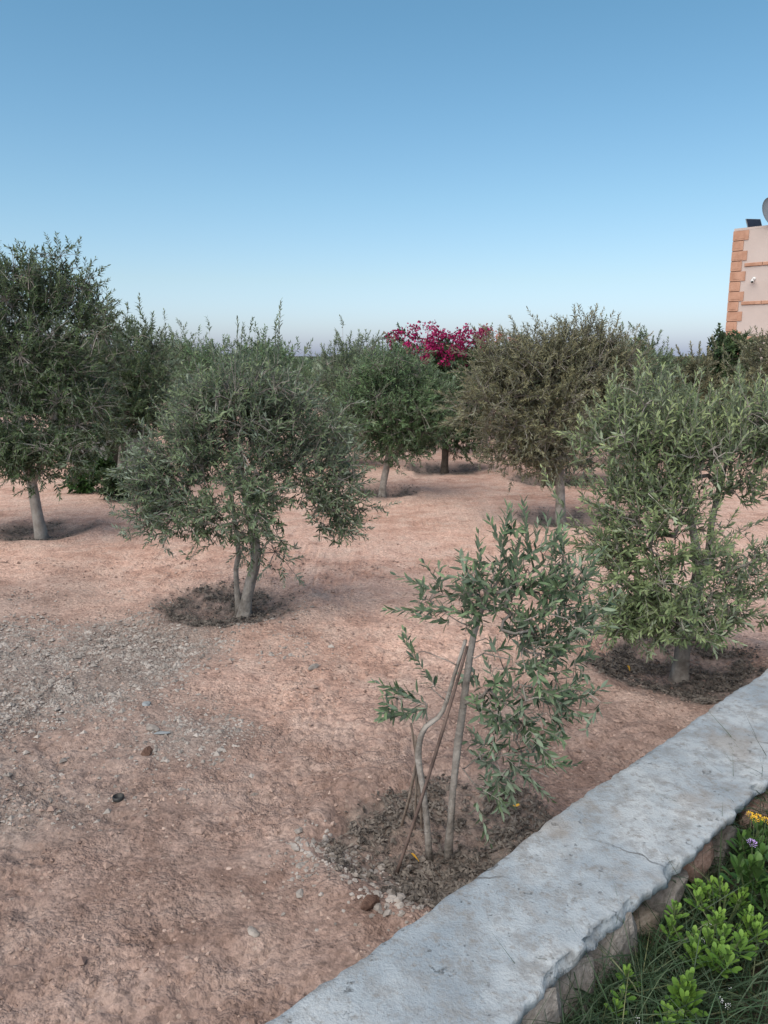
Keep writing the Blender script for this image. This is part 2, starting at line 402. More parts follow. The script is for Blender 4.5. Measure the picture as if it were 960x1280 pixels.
p = np.stack([r.uniform(-5, 4, 60000), r.uniform(1.2, 9, 60000)], -1)
s_, t_ = wst(p[:, 0], p[:, 1])
k = (r.random(len(p)) < 0.12 + 0.88 * sstep(0.5, 0.68, fbm(p[:, 0] * 1.1, p[:, 1] * 1.1, 91))) & (t_ < -0.02) & (basin_mask(p[:, 0], p[:, 1]) < 0.6)
p = p[k][:3000]
scatter_stones('loose_pebbles', M['pebble'], p, np.clip(r.lognormal(math.log(0.0055), 0.5, len(p)), 0.0025, 0.017), 8,
               'small reddish pebbles and crumbs strewn over the earth')
p = np.concatenate([np.stack([G(400 + 12, 1070, 0)[0] + r.normal(0, .13, 260), G(400, 1070, 0)[1] + r.normal(0, .10, 260)], -1),
                    np.stack([G(490, 1125, 0)[0] + r.normal(0, .10, 160), G(490, 1125, 0)[1] + r.normal(0, .08, 160)], -1)])
s_, t_ = wst(p[:, 0], p[:, 1]); p = p[t_ < -0.03]
scatter_stones('pale_pebbles', M['stone'], p, np.clip(r.lognormal(math.log(0.009), 0.45, len(p)), 0.004, 0.024), 9,
               'pale pebbles clustered beside the young olive and the wall')
p = np.stack([r.uniform(-4.5, 3, 150000), 1.1 + 7 * r.random(150000) ** 1.4], -1); s_, t_ = wst(p[:, 0], p[:, 1])
k = (t_ < -0.02) & (r.random(len(p)) < 0.10 + 0.9 * sstep(0.42, 0.66, fbm(p[:, 0] * 2.3, p[:, 1] * 2.3, 93, 4)))
p = p[k][:16000]
M['crumb'] = simple('dark_earth_crumbs', (0.15, 0.10, 0.085), (0.36, 0.265, 0.225), 5, 0.95, 0.1, 0)
scatter_stones('earth_crumbs', M['crumb'], p, np.clip(r.lognormal(math.log(0.006), 0.55, len(p)), 0.0022, 0.024), 18,
               'small crumbs of dry earth scattered over the ground', 0.1, True)
# leaf litter and crumbs in the basins
mb = MB(); r = np.random.default_rng(15)
for i, (bx, by, br) in enumerate(BASIN.values()):
    n = 5200 if by < 8 else 900
    a = r.uniform(0, 6.28, n); q = br * 1.12 * np.sqrt(r.uniform(0, 1, n))
    x, y = bx + q * np.cos(a), by + q * np.sin(a)
    k = (r.random(n) < basin_mask(x, y) * (0.1 + 0.9 * sstep(0.42, 0.6, fbm(x * 5, y * 5, 61, 3)))) & (wst(x, y)[1] < -0.02)
    x, y = x[k], y[k]; n = len(x)
    L = r.uniform(0.006, 0.020, n); w = L * r.uniform(0.25, 0.7, n); th = r.uniform(0, 6.28, n)
    d = np.stack([np.cos(th), np.sin(th), r.normal(0, .35, n)], -1); s2 = np.stack([-np.sin(th), np.cos(th), r.normal(0, .5, n)], -1)
    c = np.stack([x, y, gz(x, y) + r.uniform(0.006, 0.016, n)], -1)
    V = np.stack([c - d * L[:, None], c + s2 * w[:, None], c + d * L[:, None], c - s2 * w[:, None], c + [0, 0, 0.008]], 1)
    T = np.array([[0, 4, 1], [1, 4, 2], [2, 4, 3], [3, 4, 0]])[None] + (np.arange(n) * 5)[:, None, None]
    mb.put(V.reshape(-1, 3), T.reshape(-1, 3))
add('leaf_litter', mb.mesh('leaf_litter', M['litter']), kind='stuff', label='dark dead leaf litter lying in the dug basins under the trees', cat='leaf litter')

# single stones one can point at
M['clod'] = simple('dark_red_clod', (0.07, 0.042, 0.034), (0.17, 0.105, 0.08), 14, 0.95, 0.1, 0.9, 0.02, 40)
M['slate'] = simple('blue_grey_stone', (0.16, 0.175, 0.185), (0.26, 0.28, 0.295), 9, 0.85, 0.3, 0.4, 0.006, 50)
M['black'] = simple('black_plastic', (0.012, 0.012, 0.013), (0.03, 0.03, 0.03), 20, 0.5, 0.4, 0)
def on_ground(name, px, m, size, seed, label, cat, flat=0.7, lift=0.35):
    g = G(*px); z = float(gz(g[0], g[1])); g = G(px[0], px[1], z)
    o = add(name, rock_mesh(name, m, size, seed, flat), None, (g[0], g[1], z + size[2] * flat * lift), label, cat)
    o.rotation_euler[2] = seed * 1.3
on_ground('earth_clod', (462, 1130), M['clod'], (0.042, 0.032, 0.03), 3, 'dark reddish clod of earth beside the concrete topped wall', 'clod')
on_ground('flat_stone', (183, 880), M['slate'], (0.04, 0.026, 0.014), 4, 'small blue-grey stone lying alone at the gravel patch edge', 'stone')
on_ground('flat_stone', (203, 917), M['slate'], (0.052, 0.022, 0.013), 5, 'flat elongated blue-grey stone lying beside dark stones in the gravel', 'stone')
on_ground('dark_stone', (184, 941), M['clod'], (0.05, 0.03, 0.03), 6, 'dark stone next to the flat elongated blue-grey stone', 'stone')
on_ground('pale_stone', (192, 912), M['stone'], (0.04, 0.03, 0.03), 7, 'pale rough stone touching the gravel by the blue-grey slab', 'stone')
on_ground('pale_stone', (392, 835), M['stone'], (0.055, 0.03, 0.025), 8, 'lone pale stone on open earth beyond the young staked olive', 'stone')
on_ground('pale_stone', (317, 1166), M['stone'], (0.03, 0.018, 0.014), 9, 'pale flat stone half buried in bare earth before the wall', 'stone')
on_ground('pale_stone', (867, 905), M['stone'], (0.02, 0.016, 0.02), 10, 'tiny pale stone at the edge of the pale bushy olive basin', 'stone')
# black bottle cap-like ring
mb = MB(); g = G(148, 999); zc = float(gz(g[0], g[1]))
th = np.linspace(0, 2 * np.pi, 17)[:-1]
prof = [(0.026, 0.0), (0.028, 0.018), (0.023, 0.020), (0.021, 0.006), (0.0, 0.004)]
V = np.array([[rr * math.cos(a), rr * math.sin(a), h] for rr, h in prof for a in th])
mb.put(V, None, [[k * 16 + i, k * 16 + (i + 1) % 16, (k + 1) * 16 + (i + 1) % 16, (k + 1) * 16 + i] for k in range(4) for i in range(16)])
add('bottle_top', mb.mesh('plastic_cap', M['black'], True), None, (g[0], g[1], zc + 0.001), 'small round black cap lying on the bare earth', 'cap')

# ------------------------------------------------------------------ garden wall
def concrete_material():
    m, nt, b = newmat('weathered_concrete', 0.9, 0.2); co = objco(nt)
    c = ramp(nt, noise(nt, 2.6, 6, 0.6, co), [(0.34, (0.222, 0.258, 0.292)), (0.48, (0.288, 0.322, 0.352)), (0.62, (0.385, 0.408, 0.425))])
    st = noise(nt, 4.3, 4, 0.55, co)
    c = mix(nt, ramp(nt, noise(nt, 13, 7, 0.7, co), [(0.36, 0.8), (0.53, 0.0)]), c, (0.205, 0.208, 0.21))
    c = mix(nt, ramp(nt, st, [(0.54, 0.0), (0.68, 0.5)]), c, (0.235, 0.20, 0.17))
    c = mix(nt, ramp(nt, noise(nt, 34, 6, 0.7, co), [(0.34, 0.7), (0.47, 0.0)]), c, (0.19, 0.18, 0.17))
    pit = ramp(nt, noise(nt, 24, 6, 0.75, co), [(0.31, 1.0), (0.37, 0.0)])
    c = mix(nt, math_(nt, 'MULTIPLY', pit, 0.5), c, (0.14, 0.135, 0.13))
    # hairline cracks: thin bands where a warped coordinate crosses a cell border, only in some places
    wv = N(nt, 'ShaderNodeTexVoronoi', feature='DISTANCE_TO_EDGE'); wv.inputs['Scale'].default_value = 1.05
    nz = N(nt, 'ShaderNodeTexNoise'); nz.inputs['Scale'].default_value = 5; nz.inputs['Detail'].default_value = 6; nt.links.new(co, nz.inputs['Vector'])
    ad = N(nt, 'ShaderNodeVectorMath', operation='MULTIPLY_ADD'); ad.inputs[1].default_value = (.16, .16, .16)
    nt.links.new(nz.outputs['Color'], ad.inputs[0]); nt.links.new(co, ad.inputs[2]); nt.links.new(ad.outputs[0], wv.inputs['Vector'])
    cr = math_(nt, 'MULTIPLY', math_(nt, 'LESS_THAN', wv.outputs['Distance'], 0.0045), ramp(nt, noise(nt, 1.7, 2, 0.5, co), [(0.46, 0.0), (0.52, 1.0)]))
    c = mix(nt, math_(nt, 'MULTIPLY', cr, 0.75), c, (0.10, 0.10, 0.10))
    nt.links.new(c, b.inputs['Base Color'])
    h = math_(nt, 'SUBTRACT', math_(nt, 'ADD', noise(nt, 7, 8, 0.72, co), math_(nt, 'MULTIPLY', noise(nt, 120, 3, 0.6, co), 0.4)),
              math_(nt, 'ADD', math_(nt, 'MULTIPLY', cr, 1.2), math_(nt, 'MULTIPLY', pit, 0.35)))
    bump(nt, b, h, 1.0, 0.011)
    return m
M['concrete'] = concrete_material()
M['mortar'] = simple('rough_mortar', (0.10, 0.092, 0.085), (0.24, 0.22, 0.20), 9, 0.95, 0.1, 1.0, 0.03, 22)
M['wstone'] = [simple('wall_stone_' + n, a, b_, 6, 0.92, 0.2, 0.8, 0.02, 20) for n, a, b_ in
               (('pink', (0.26, 0.165, 0.13), (0.42, 0.30, 0.25)), ('buff', (0.26, 0.21, 0.165), (0.41, 0.345, 0.285)), ('grey', (0.19, 0.17, 0.155), (0.35, 0.32, 0.295)))]
SA, SB = -2.2, 13.0
wall = thing('garden_wall', (*W0, 0), 'low stone garden wall topped with smooth weathered concrete beside the planted bed', 'wall')
ss = np.concatenate([np.arange(SA, 5.2, 0.018), np.arange(5.2, SB, 0.08)])
def edge_l(s): return (fbm(s * 1.6, s * 0 + 3.1, 5, 4) - .5) * 0.05 + (fbm(s * 22, s * 0 + .5, 6, 3) - .5) * 0.024
def edge_r(s): return WW + (fbm(s * 1.3, s * 0 + 9.1, 7, 4) - .5) * 0.06 + (fbm(s * 24, s * 0 + .5, 8, 3) - .5) * 0.034
prof = []                                            # cross-section: (t fraction or edge offset, z)
EL, ER = edge_l(ss), edge_r(ss)
def wz(s, t): return WH + (fbm(s * 1.3, t * 2.5, 21, 3) - .5) * 0.022 + (fbm(s * 9, t * 9, 23, 3) - .5) * 0.005
cols = []
rag = (fbm(ss * 4, ss * 0 + 1.7, 31, 3) - .5) * 0.05
cols.append((EL + 0.030, np.full_like(ss, -0.12)))
cols.append((EL + 0.012, np.full_like(ss, 0.16) + rag))
cols.append((EL - 0.002, wz(ss, EL) - 0.050))
cols.append((EL + 0.000, wz(ss, EL) - 0.010))
cols.append((EL + 0.004, wz(ss, EL) - 0.002))
for f in np.linspace(0.05, 0.95, 19):
    t = EL + (ER - EL) * f; cols.append((t, wz(ss, t)))
chip = 0.030 * sstep(.58, .72, fbm(ss * 5.5, ss * 0 + 4.4, 35, 4)); chl = 0.022 * sstep(.60, .74, fbm(ss * 6.5, ss * 0 + 8.4, 36, 4))
cols.append((ER - 0.004 - chip, wz(ss, ER) - 0.002 - chip * .25))
cols.append((ER + 0.001 - chip * .8, wz(ss, ER) - 0.008 - chip * .7))
cols.append((ER - 0.004 + rag * .25, wz(ss, ER) - 0.040 + rag * 0.6))
cols.append((ER - 0.055, wz(ss, ER) - 0.062 + rag * 0.6))
V = np.stack([np.stack([WD[0] * ss + WN[0] * t, WD[1] * ss + WN[1] * t, z], -1) for t, z in cols], 1)
n_, m_ = V.shape[:2]
I = (np.arange(n_ - 1)[:, None] * m_ + np.arange(m_ - 1)[None]).ravel()
add('concrete_top', mesh_np('concrete_top', V.reshape(-1, 3), np.stack([I, I + m_, I + m_ + 1, I + 1], -1)[:, ::-1], M['concrete'], True), wall)
cols = [(EL + 0.05, np.full_like(ss, 0.20)), (np.full_like(ss, WW - .03) , wz(ss, ER) - 0.045)]
cols += [(np.full_like(ss, WW - .055) + (fbm(ss * 9, ss * 0 + f * 9, 33, 3) - .5) * .05, np.full_like(ss, f)) for f in (0.34, 0.29, 0.24, 0.18, 0.10, -0.1)]
V = np.stack([np.stack([WD[0] * ss + WN[0] * t, WD[1] * ss + WN[1] * t, z], -1) for t, z in cols], 1)
m_ = V.shape[1]; I = (np.arange(n_ - 1)[:, None] * m_ + np.arange(m_ - 1)[None]).ravel()
add('mortar_core', mesh_np('mortar_core', V.reshape(-1, 3), np.stack([I, I + m_, I + m_ + 1, I + 1], -1)[:, ::-1], M['mortar'], True), wall)
r = np.random.default_rng(44); s = -0.7; i = 0; wrocks = [rock_mesh('stone', mm, (1, 1, 1), 100 + j * 7 + q, 1.0, .6) for j, mm in enumerate(M['wstone']) for q in range(4)]
while s < 6.0:
    wdt = r.uniform(0.14, 0.30); full = r.random() < 0.55
    rows = [(0.21, 0.20)] if full else [(0.255, 0.095), (0.13, 0.11)]
    for zc, hh in rows:
        o = add('stone', wrocks[r.integers(len(wrocks))], wall)
        p = WD * (s + wdt / 2) + WN * (WW - 0.03 + r.uniform(-.02, .02) + float(edge_r(np.array([s + wdt / 2]))[0] - WW) * .8)
        o.location = (p[0], p[1], zc + r.uniform(-.02, .02)); o.rotation_euler = (0, r.uniform(-.2, .2), math.atan2(WD[1], WD[0]))
        o.scale = (wdt * 0.56, r.uniform(.05, .075), hh * 0.72)
        i += 1
    s += wdt * 0.98

# ------------------------------------------------------------------ planted bed behind the wall
bs = np.arange(-3.0, 14.0, 0.06); bt = np.arange(WW - 0.1, 3.2, 0.06)
S, T = np.meshgrid(bs, bt, indexing='ij')
bz = BEDZ + (fbm(S * 2.2, T * 2.2, 51, 4) - .5) * 0.09 + 0.03 * sstep(.6, 1.4, T)
bz = np.where(T > 3.1, -0.3, bz)
BX = W0[0] + WD[0] * S + WN[0] * T; BY = W0[1] + WD[1] * S + WN[1] * T
n_, m_ = S.shape; I = (np.arange(n_ - 1)[:, None] * m_ + np.arange(m_ - 1)[None]).ravel()
M['bedsoil'] = simple('dark_bed_soil', (0.022, 0.018, 0.014), (0.085, 0.066, 0.050), 8, 0.95, 0.1, 1.0, 0.03, 22, True)
add('garden_bed', mesh_np('garden_bed', np.stack([BX, BY, bz], -1).reshape(-1, 3), np.stack([I, I + m_, I + m_ + 1, I + 1], -1)[:, ::-1], M['bedsoil'], True), kind='structure')
def bedz(s, t): return BEDZ + (fbm(np.asarray(s) * 2.2, np.asarray(t) * 2.2, 51, 4) - .5) * 0.09 + 0.03 * sstep(.6, 1.4, np.asarray(t))

def blades(mb, base, d0, bend, L, w, seg=4):
    """thin arching blades; base (n,3), d0 unit start direction, bend (n,3) added towards the tip"""
    n = len(base); t = np.linspace(0, 1, seg + 1)
    C = base[:, None] + L[:, None, None] * (d0[:, None] * t[None, :, None] + bend[:, None] * (t ** 2)[None, :, None])
    tg = nrm(np.gradient(C, axis=1)); side = nrm(np.cross(tg, rng.normal(size=(n, 1, 3))))
    ww = (w[:, None] * np.clip(1 - t[None] ** 2.2, 0.04, 1))[..., None]
    V = np.stack([C - side * ww, C + side * ww], 2).reshape(-1, 3)
    k = (np.arange(n) * 2 * (seg + 1))[:, None] + 2 * np.arange(seg)[None]
    q = np.stack([k, k + 1, k + 3, k + 2], -1).reshape(-1, 4); mb.put(V, None, q)
    return len(V)
M['grass'] = leafmat('bluish_grass_blade', (0.012, 0.026, 0.013), (0.036, 0.068, 0.034), (0.17, 0.18, 0.09), (0.04, 0.07, 0.035), 0.12)
mb = MB(); r = np.random.default_rng(71)
n = 20000
s = r.uniform(-0.6, 4.6, n); t = WW + 0.01 + np.where(r.random(n) < .5, np.abs(r.normal(0, 0.14, n)), np.abs(r.normal(0, 0.62, n))); 
k = (t < 2.2) & (fbm(s * 2.4, t * 2.4, 55, 2) > 0.33)
s, t = s[k], t[k]; n = len(s)
base = np.stack([W0[0] + WD[0] * s + WN[0] * t, W0[1] + WD[1] * s + WN[1] * t, bedz(s, t) - .01], -1)
ang = r.uniform(0, 6.28, n); el = r.uniform(0.5, 1.4, n)
lean = np.where((t < WW + .30)[:, None], -0.12 * np.array([*WN, 0])[None], 0)
d0 = nrm(np.stack([np.cos(ang) * np.cos(el), np.sin(ang) * np.cos(el), np.sin(el)], -1) + lean)
bend = np.stack([np.cos(ang) * .45, np.sin(ang) * .45, -r.uniform(.15, .75, n)], -1) + lean * .4 + r.normal(0, .15, (n, 3))
L = r.uniform(0.15, 0.40, n) * np.where(t < WW + .25, .88, 1) * (0.75 + 0.5 * fbm(s * 2, t * 2, 57))
blades(mb, base, d0, bend, L, r.uniform(0.0014, 0.0032, n))
me = mb.mesh('grass', M['grass'])
fr = np.repeat((r.random(n) ** 6) * 0.9, 10); attr(me, 'fresh', fr)
add('grass', me, kind='stuff', label='thin tangled grass blades growing in the bed along the wall', cat='grass')

# ------------------------------------------------------------------ olive trees
_L8 = np.array([[0, 0, 0], [.34, -.5, .10], [.34, 0, 0], [.34, .5, .10], [.70, -.40, .07], [.70, 0, -.02], [.70, .40, .07], [1, 0, -.06]])
_F8 = np.array([[0, 1, 2], [0, 2, 3], [1, 4, 5], [1, 5, 2], [2, 5, 6], [2, 6, 3], [4, 7, 5], [5, 7, 6]])
_L4 = np.array([[0, 0, 0], [.45, -.5, .10], [1, 0, -.04], [.45, .5, .10]])
_F4 = np.array([[0, 1, 2], [0, 2, 3]])
def leaves_mesh(name, pos, d, nr, L, wr, fresh, m, near):
    tv, tf = (_L8, _F8) if near else (_L4, _F4)
    d = nrm(d); nr = nrm(nr - (nr * d).sum(-1, keepdims=True) * d); sd = np.cross(nr, d)
    w = L * wr
    V = pos[:, None] + tv[None, :, 0, None] * (L[:, None] * d)[:, None] + tv[None, :, 1, None] * (w[:, None] * sd)[:, None] \
        + (tv[None, :, 2] * w[:, None])[..., None] * nr[:, None] * 1.6
    k = len(tv); T = (tf[None] + (np.arange(len(pos)) * k)[:, None, None]).reshape(-1, 3)
    me = mesh_np(name, V.reshape(-1, 3), T, m, near)
    attr(me, 'fresh', np.repeat(fresh, k)); return me

def in_lobes(lobes, n, r, shell=2.2):
    vol = np.array([l[1][0] * l[1][1] * l[1][2] for l in lobes]) ** 0.8 * np.array([l[2] if len(l) > 2 else 1 for l in lobes])
    i = r.choice(len(lobes), n, p=vol / vol.sum())
    c = np.array([l[0] for l in lobes])[i]; rd = np.array([l[1] for l in lobes])[i]
    u = nrm(r.normal(size=(n, 3))) * (r.random(n) ** (1 / shell))[:, None]
    return c + u * rd, i

class Tree:
    def __init__(s, trunk_paths, r):
        s.p = []; s.par = []; s.chains = []; s.ok = []; s.r = r; s.rmin = []
        for path, rad, fork in trunk_paths:               # fork: fraction above which limbs may leave
            ids = []
            for k, q in enumerate(path):
                s.p.append(q); s.par.append(ids[-1] if ids else -1); ids.append(len(s.p) - 1)
                s.ok.append(k >= fork * (len(path) - 1)); s.rmin.append(rad[k])
            s.chains.append((ids, True))
    def connect(s, a, up=0.3, jit=0.02, step=0.09):
        p = np.array(s.p); ok = np.array(s.ok)
        d = np.linalg.norm(p - a, axis=1) + up * np.maximum(0, p[:, 2] - a[2] + 0.05) * 1.5
        d[~ok] = 1e9; j = int(np.argmin(d)); q0 = p[j]; D = np.linalg.norm(a - q0)
        n = max(3, int(D / step) + 1)
        pj = s.par[j]; dr = nrm(q0 - p[pj]) if pj >= 0 else np.array([0, 0, 1.])
        c = q0 + (dr * 0.45 + np.array([0, 0, 0.18])) * D * 0.6 + (a - q0) * 0.25
        path = bez(q0, c, a, n); path[1:-1] += s.r.normal(0, jit, (n - 2, 3))
        ids = [j]
        for q in path[1:]:
            s.p.append(q); s.par.append(ids[-1]); ids.append(len(s.p) - 1); s.ok.append(True); s.rmin.append(0)
        s.chains.append((ids, False)); return ids[-1]
    def radii(s, r0, ex):
        n = len(s.p); c = np.zeros(n); ch = np.zeros(n)
        for i in range(n):
            if s.par[i] >= 0: ch[s.par[i]] += 1
        c[ch == 0] = 1
        for i in range(n - 1, -1, -1):
            if s.par[i] >= 0: c[s.par[i]] += c[i]
        return np.maximum(r0 * c ** ex, np.array(s.rmin))

def olive(name, label, base, trunk_paths, lobes, seed, leafm, bark, n_att=90, n_sh=600, leaf=0.055, near=False, group=None, cat='olive tree',
          sh_len=(0.14, 0.30), up=0.45, sigma=0.12, leaders=(), spacing=0.021, freshk=1.0, uni=0.3, limit_parts=0, twig_r=0.0035, wr=0.23, r0=0.0045):
    r = np.random.default_rng(seed)
    base = np.asarray(base, float)
    tp = [(np.asarray(a, float) - base, np.asarray(b_, float), f) for a, b_, f in trunk_paths]
    lob = [(np.asarray(l[0]) - base, np.asarray(l[1]), l[2] if len(l) > 2 else 1.0) for l in lobes]
    t = Tree(tp, r)
    att, _ = in_lobes(lob, n_att, r, 2.6)
    top = tp[0][0][-1]; att = att[np.argsort(np.linalg.norm(att - top, axis=1))]
    for a in att: t.connect(a)
    rad = t.radii(r0, 0.42); pn = np.array(t.p); okn = np.array(t.ok)
    root = thing(name, base, label, cat, group)
    mt = MB(); ml = MB()
    for ids, tr in t.chains:
        pts = pn[ids]; rr = rad[ids].copy()
        if tr:
            tube(mt, pts, rr, 14, 0.30, True, seed)
        else:
            rr[0] = min(rr[0], rr[1] * 1.15)
            tube(ml, pts, rr, 7 if rr[0] > 0.012 else 5, 0.12 if near else 0, True, seed)
    add('trunk', mt.mesh('trunk', bark, True), root)
    add('branches', ml.mesh('branches', bark, True), root, kind='stuff')
    # shoots
    n1 = int(n_sh * (1 - uni)); k = r.integers(len(att), size=n1)
    pts = np.concatenate([att[k] + r.normal(0, sigma, (n1, 3)), in_lobes(lob, n_sh - n1, r, 3.0)[0]])
    cen = np.mean([l[0] for l in lob], axis=0)
    tw = MB(); LP, LDr, LN, LL, LFr = [], [], [], [], []
    C = pn.copy(); C[~okn] = 1e6
    zlo, zhi = pts[:, 2].min(), pts[:, 2].max()
    jobs = []
    for p in pts:
        d = np.linalg.norm(C - p, axis=1); j = int(np.argmin(d)); q = pn[j]
        out = nrm(p - cen); dr = nrm(0.55 * out + np.array([0, 0, up]) + r.normal(0, 0.42, 3))
        L = r.uniform(*sh_len); jobs.append((q, p, dr, L, 0))
    for b_, tip in leaders:
        b_ = np.asarray(b_) - base; tip = np.asarray(tip) - base
        j = int(np.argmin(np.linalg.norm(C - b_, axis=1))); jobs.append((pn[j], b_, nrm(tip - b_), float(np.linalg.norm(tip - b_)), 1))
    for q, p, dr, L, led in jobs:
        m = max(4, int(L / 0.06))
        droop = np.array([0, 0, -0.12 * L * (0.1 if led else r.uniform(.2, 1.4))])
        tip = p + dr * L + droop
        a = bez(q, q + (p - q) * .5 + np.array([0, 0, .03]), p, 3)[:-1]; b2 = bez(p, p + dr * L * .55, tip, m)
        path = np.concatenate([a, b2]); rr = np.linspace(twig_r, 0.0011, len(path))
        tube(tw, path, rr, 3, 0, False)
        seg = np.linalg.norm(np.diff(path, axis=0), axis=1); cl = np.concatenate([[0], np.cumsum(seg)])
        s0 = max(0.02, cl[-1] - L * 1.15)
        ts = np.arange(s0, cl[-1], spacing * (0.9 if led else 1)) + r.uniform(0, .01)
        tg = nrm(np.gradient(path, axis=0))
        ph = r.uniform(0, 6.28)
        hfac = np.clip((p[2] - zlo) / (zhi - zlo + 1e-6), 0, 1)
        nt_ = len(ts)
        if not nt_: continue
        c = np.stack([np.interp(ts, cl, path[:, e]) for e in range(3)], -1); ax = nrm(np.stack([np.interp(ts, cl, tg[:, e]) for e in range(3)], -1))
        e1 = nrm(np.cross(ax, [0.3, 0.2, 0.93])); e2 = np.cross(ax, e1); a0 = ph + np.arange(nt_) * 1.57
        fr = (ts - s0) / (cl[-1] - s0 + 1e-6)
        for sg in (0, math.pi):
            kp = r.random(nt_) > 0.07
            sd = np.cos(a0 + sg)[:, None] * e1 + np.sin(a0 + sg)[:, None] * e2
            open_ = (r.uniform(0.6, 1.15, nt_) * (1.15 - 0.55 * fr) * (0.75 if led else 1))[:, None]
            ld = ax * np.cos(open_) + sd * np.sin(open_) + r.normal(0, .16, (nt_, 3)) + np.array([0, 0, -.10])
            LP.append(c[kp]); LDr.append(ld[kp]); LN.append((ax + r.normal(0, .22, (nt_, 3)) + np.array([0, 0, .25]))[kp])
            LL.append((leaf * r.uniform(.7, 1.15, nt_) * (1.05 - .35 * fr ** 2))[kp])
            LFr.append(np.clip((fr ** 1.6 * 0.7 * (0.35 + .65 * hfac) + 0.25 * r.random(nt_) ** 4) * freshk, 0, 1)[kp])
    LP, LDr, LN, LL, LFr = map(np.concatenate, (LP, LDr, LN, LL, LFr))
    add('twigs', tw.mesh('twigs', bark), root, kind='stuff')
    if limit_parts:                                     # the largest leaves as parts of their own
        D = np.linalg.norm(LP + base - np.array([0, 0, CAMH]), axis=1); vw = nrm(LP + base - np.array([0, 0, CAMH]))
        d = nrm(LDr); show = LL * np.sqrt(1 - np.clip((d * vw).sum(1), -1, 1) ** 2) / D
        o = np.argsort(-show); big = o[:limit_parts]; rest = o[limit_parts:]
        z = np.zeros((1, 3)); protos = [leaves_mesh('leaf', z, np.array([[1., 0, 0]]), np.array([[0, 0, 1.]]), np.array([1.]), wr, np.array([f]), leafm, True) for f in (0, .2, .4, .6, .85)]
        import mathutils
        for i in big:
            dd = nrm(LDr[i]); nn = nrm(LN[i] - (LN[i] @ dd) * dd); sd = np.cross(nn, dd)
            mm = mathutils.Matrix(((dd[0], sd[0], nn[0], 0), (dd[1], sd[1], nn[1], 0), (dd[2], sd[2], nn[2], 0), (0, 0, 0, 1)))
            q = add('leaf', protos[min(4, int(LFr[i] * 5))], root); q.matrix_local = mathutils.Matrix.Translation(LP[i]) @ mm @ mathutils.Matrix.Scale(LL[i], 4)
        LP, LDr, LN, LL, LFr = (a[rest] for a in (LP, LDr, LN, LL, LFr))
    add('crown', leaves_mesh('crown', LP, LDr, LN, LL, wr, LFr, leafm, near), root, kind='stuff')
    return root

def LB(px, py, rx, ry, Y, dep=1.0, w=1.0, dY=0.0):       # a crown lobe from its place and size in the photograph, at distance Y
    Yd = Y + dY; c = P(px, py, Yd); k = Yd / F
    return (c, (rx * k, max(rx, ry) * k * dep, ry * k), w)
def trunk(pts_px, Y, rads, fork=0.8, n=12, dys=None, flare=1.45, gbase=True):
    dys = dys or [0] * len(pts_px)
    pts = [P(x, y, Y + dy) for (x, y), dy in zip(pts_px, dys)]
    if gbase: pts[0][2] = float(gz(pts[0][0], pts[0][1])) - 0.03
    path = spline(pts, n); rad = np.interp(np.linspace(0, 1, n), np.linspace(0, 1, len(rads)), rads)
    rad[0] *= flare; rad[1] *= 1 + (flare - 1) * .4
    return path, rad, fork
def baseof(tr): p = tr[0][0].copy(); p[2] += 0.03; return p

# round grey-green olive
Yr = G(303, 760)[1]
ta = trunk([(303, 762), (313, 728), (320, 690), (312, 640), (300, 585)], Yr, [0.052, 0.047, 0.043, 0.038, 0.03], 0.42, 16, [0, 0, 0, .02, .05])
tb = trunk([(298, 742), (295, 715), (298, 690), (292, 640), (285, 590)], Yr + .05, [0.024, 0.023, 0.022, 0.02, 0.015], 0.55, 12, [0, .03, .05, .1, .15])
olive('olive_tree', 'round grey-green olive with two upright leader shoots and a forked trunk', baseof(ta), [ta, tb],
      [LB(305, 545, 85, 70, Yr, 1.0, 1.0), LB(225, 560, 55, 50, Yr, 1.0, 1.1), LB(190, 590, 38, 40, Yr, 1.0, 1.3, -.1), LB(203, 638, 38, 34, Yr, 1.0, 2.0, -.2), LB(250, 645, 38, 30, Yr, 1.0, 1.3, -.35), LB(385, 560, 55, 55, Yr, 1.0, 1.1), LB(415, 600, 36, 36, Yr, 1.0, 1.3, -.05), LB(422, 642, 26, 30, Yr, 1.0, 2.4, -.1),
       LB(310, 496, 80, 28, Yr, 1.0, 1.2), LB(305, 630, 50, 42, Yr, .9, 1.2, -.45), LB(362, 612, 30, 28, Yr, .9, .7, -.3), LB(255, 510, 50, 30, Yr, 1.0, 1, .2), LB(318, 668, 26, 22, Yr, .8, 1.5, -.15), LB(342, 700, 9, 14, Yr, .8, 1.3, -.05)],
      11, M['lf_grey'], M['bark'], 210, 2300, 0.056, True, leaders=[(P(296, 462, Yr), P(297, 398, Yr)), (P(299, 460, Yr), P(303, 412, Yr)), (P(347, 455, Yr), P(351, 374, Yr + .05)), (P(343, 455, Yr), P(345, 402, Yr)), (P(320, 465, Yr), P(322, 428, Yr)), (P(283, 465, Yr), P(280, 432, Yr)), (P(270, 460, Yr), P(262, 430, Yr)), (P(378, 455, Yr), P(384, 430, Yr))], up=.35, sigma=.09, sh_len=(.09, .20), wr=.25)

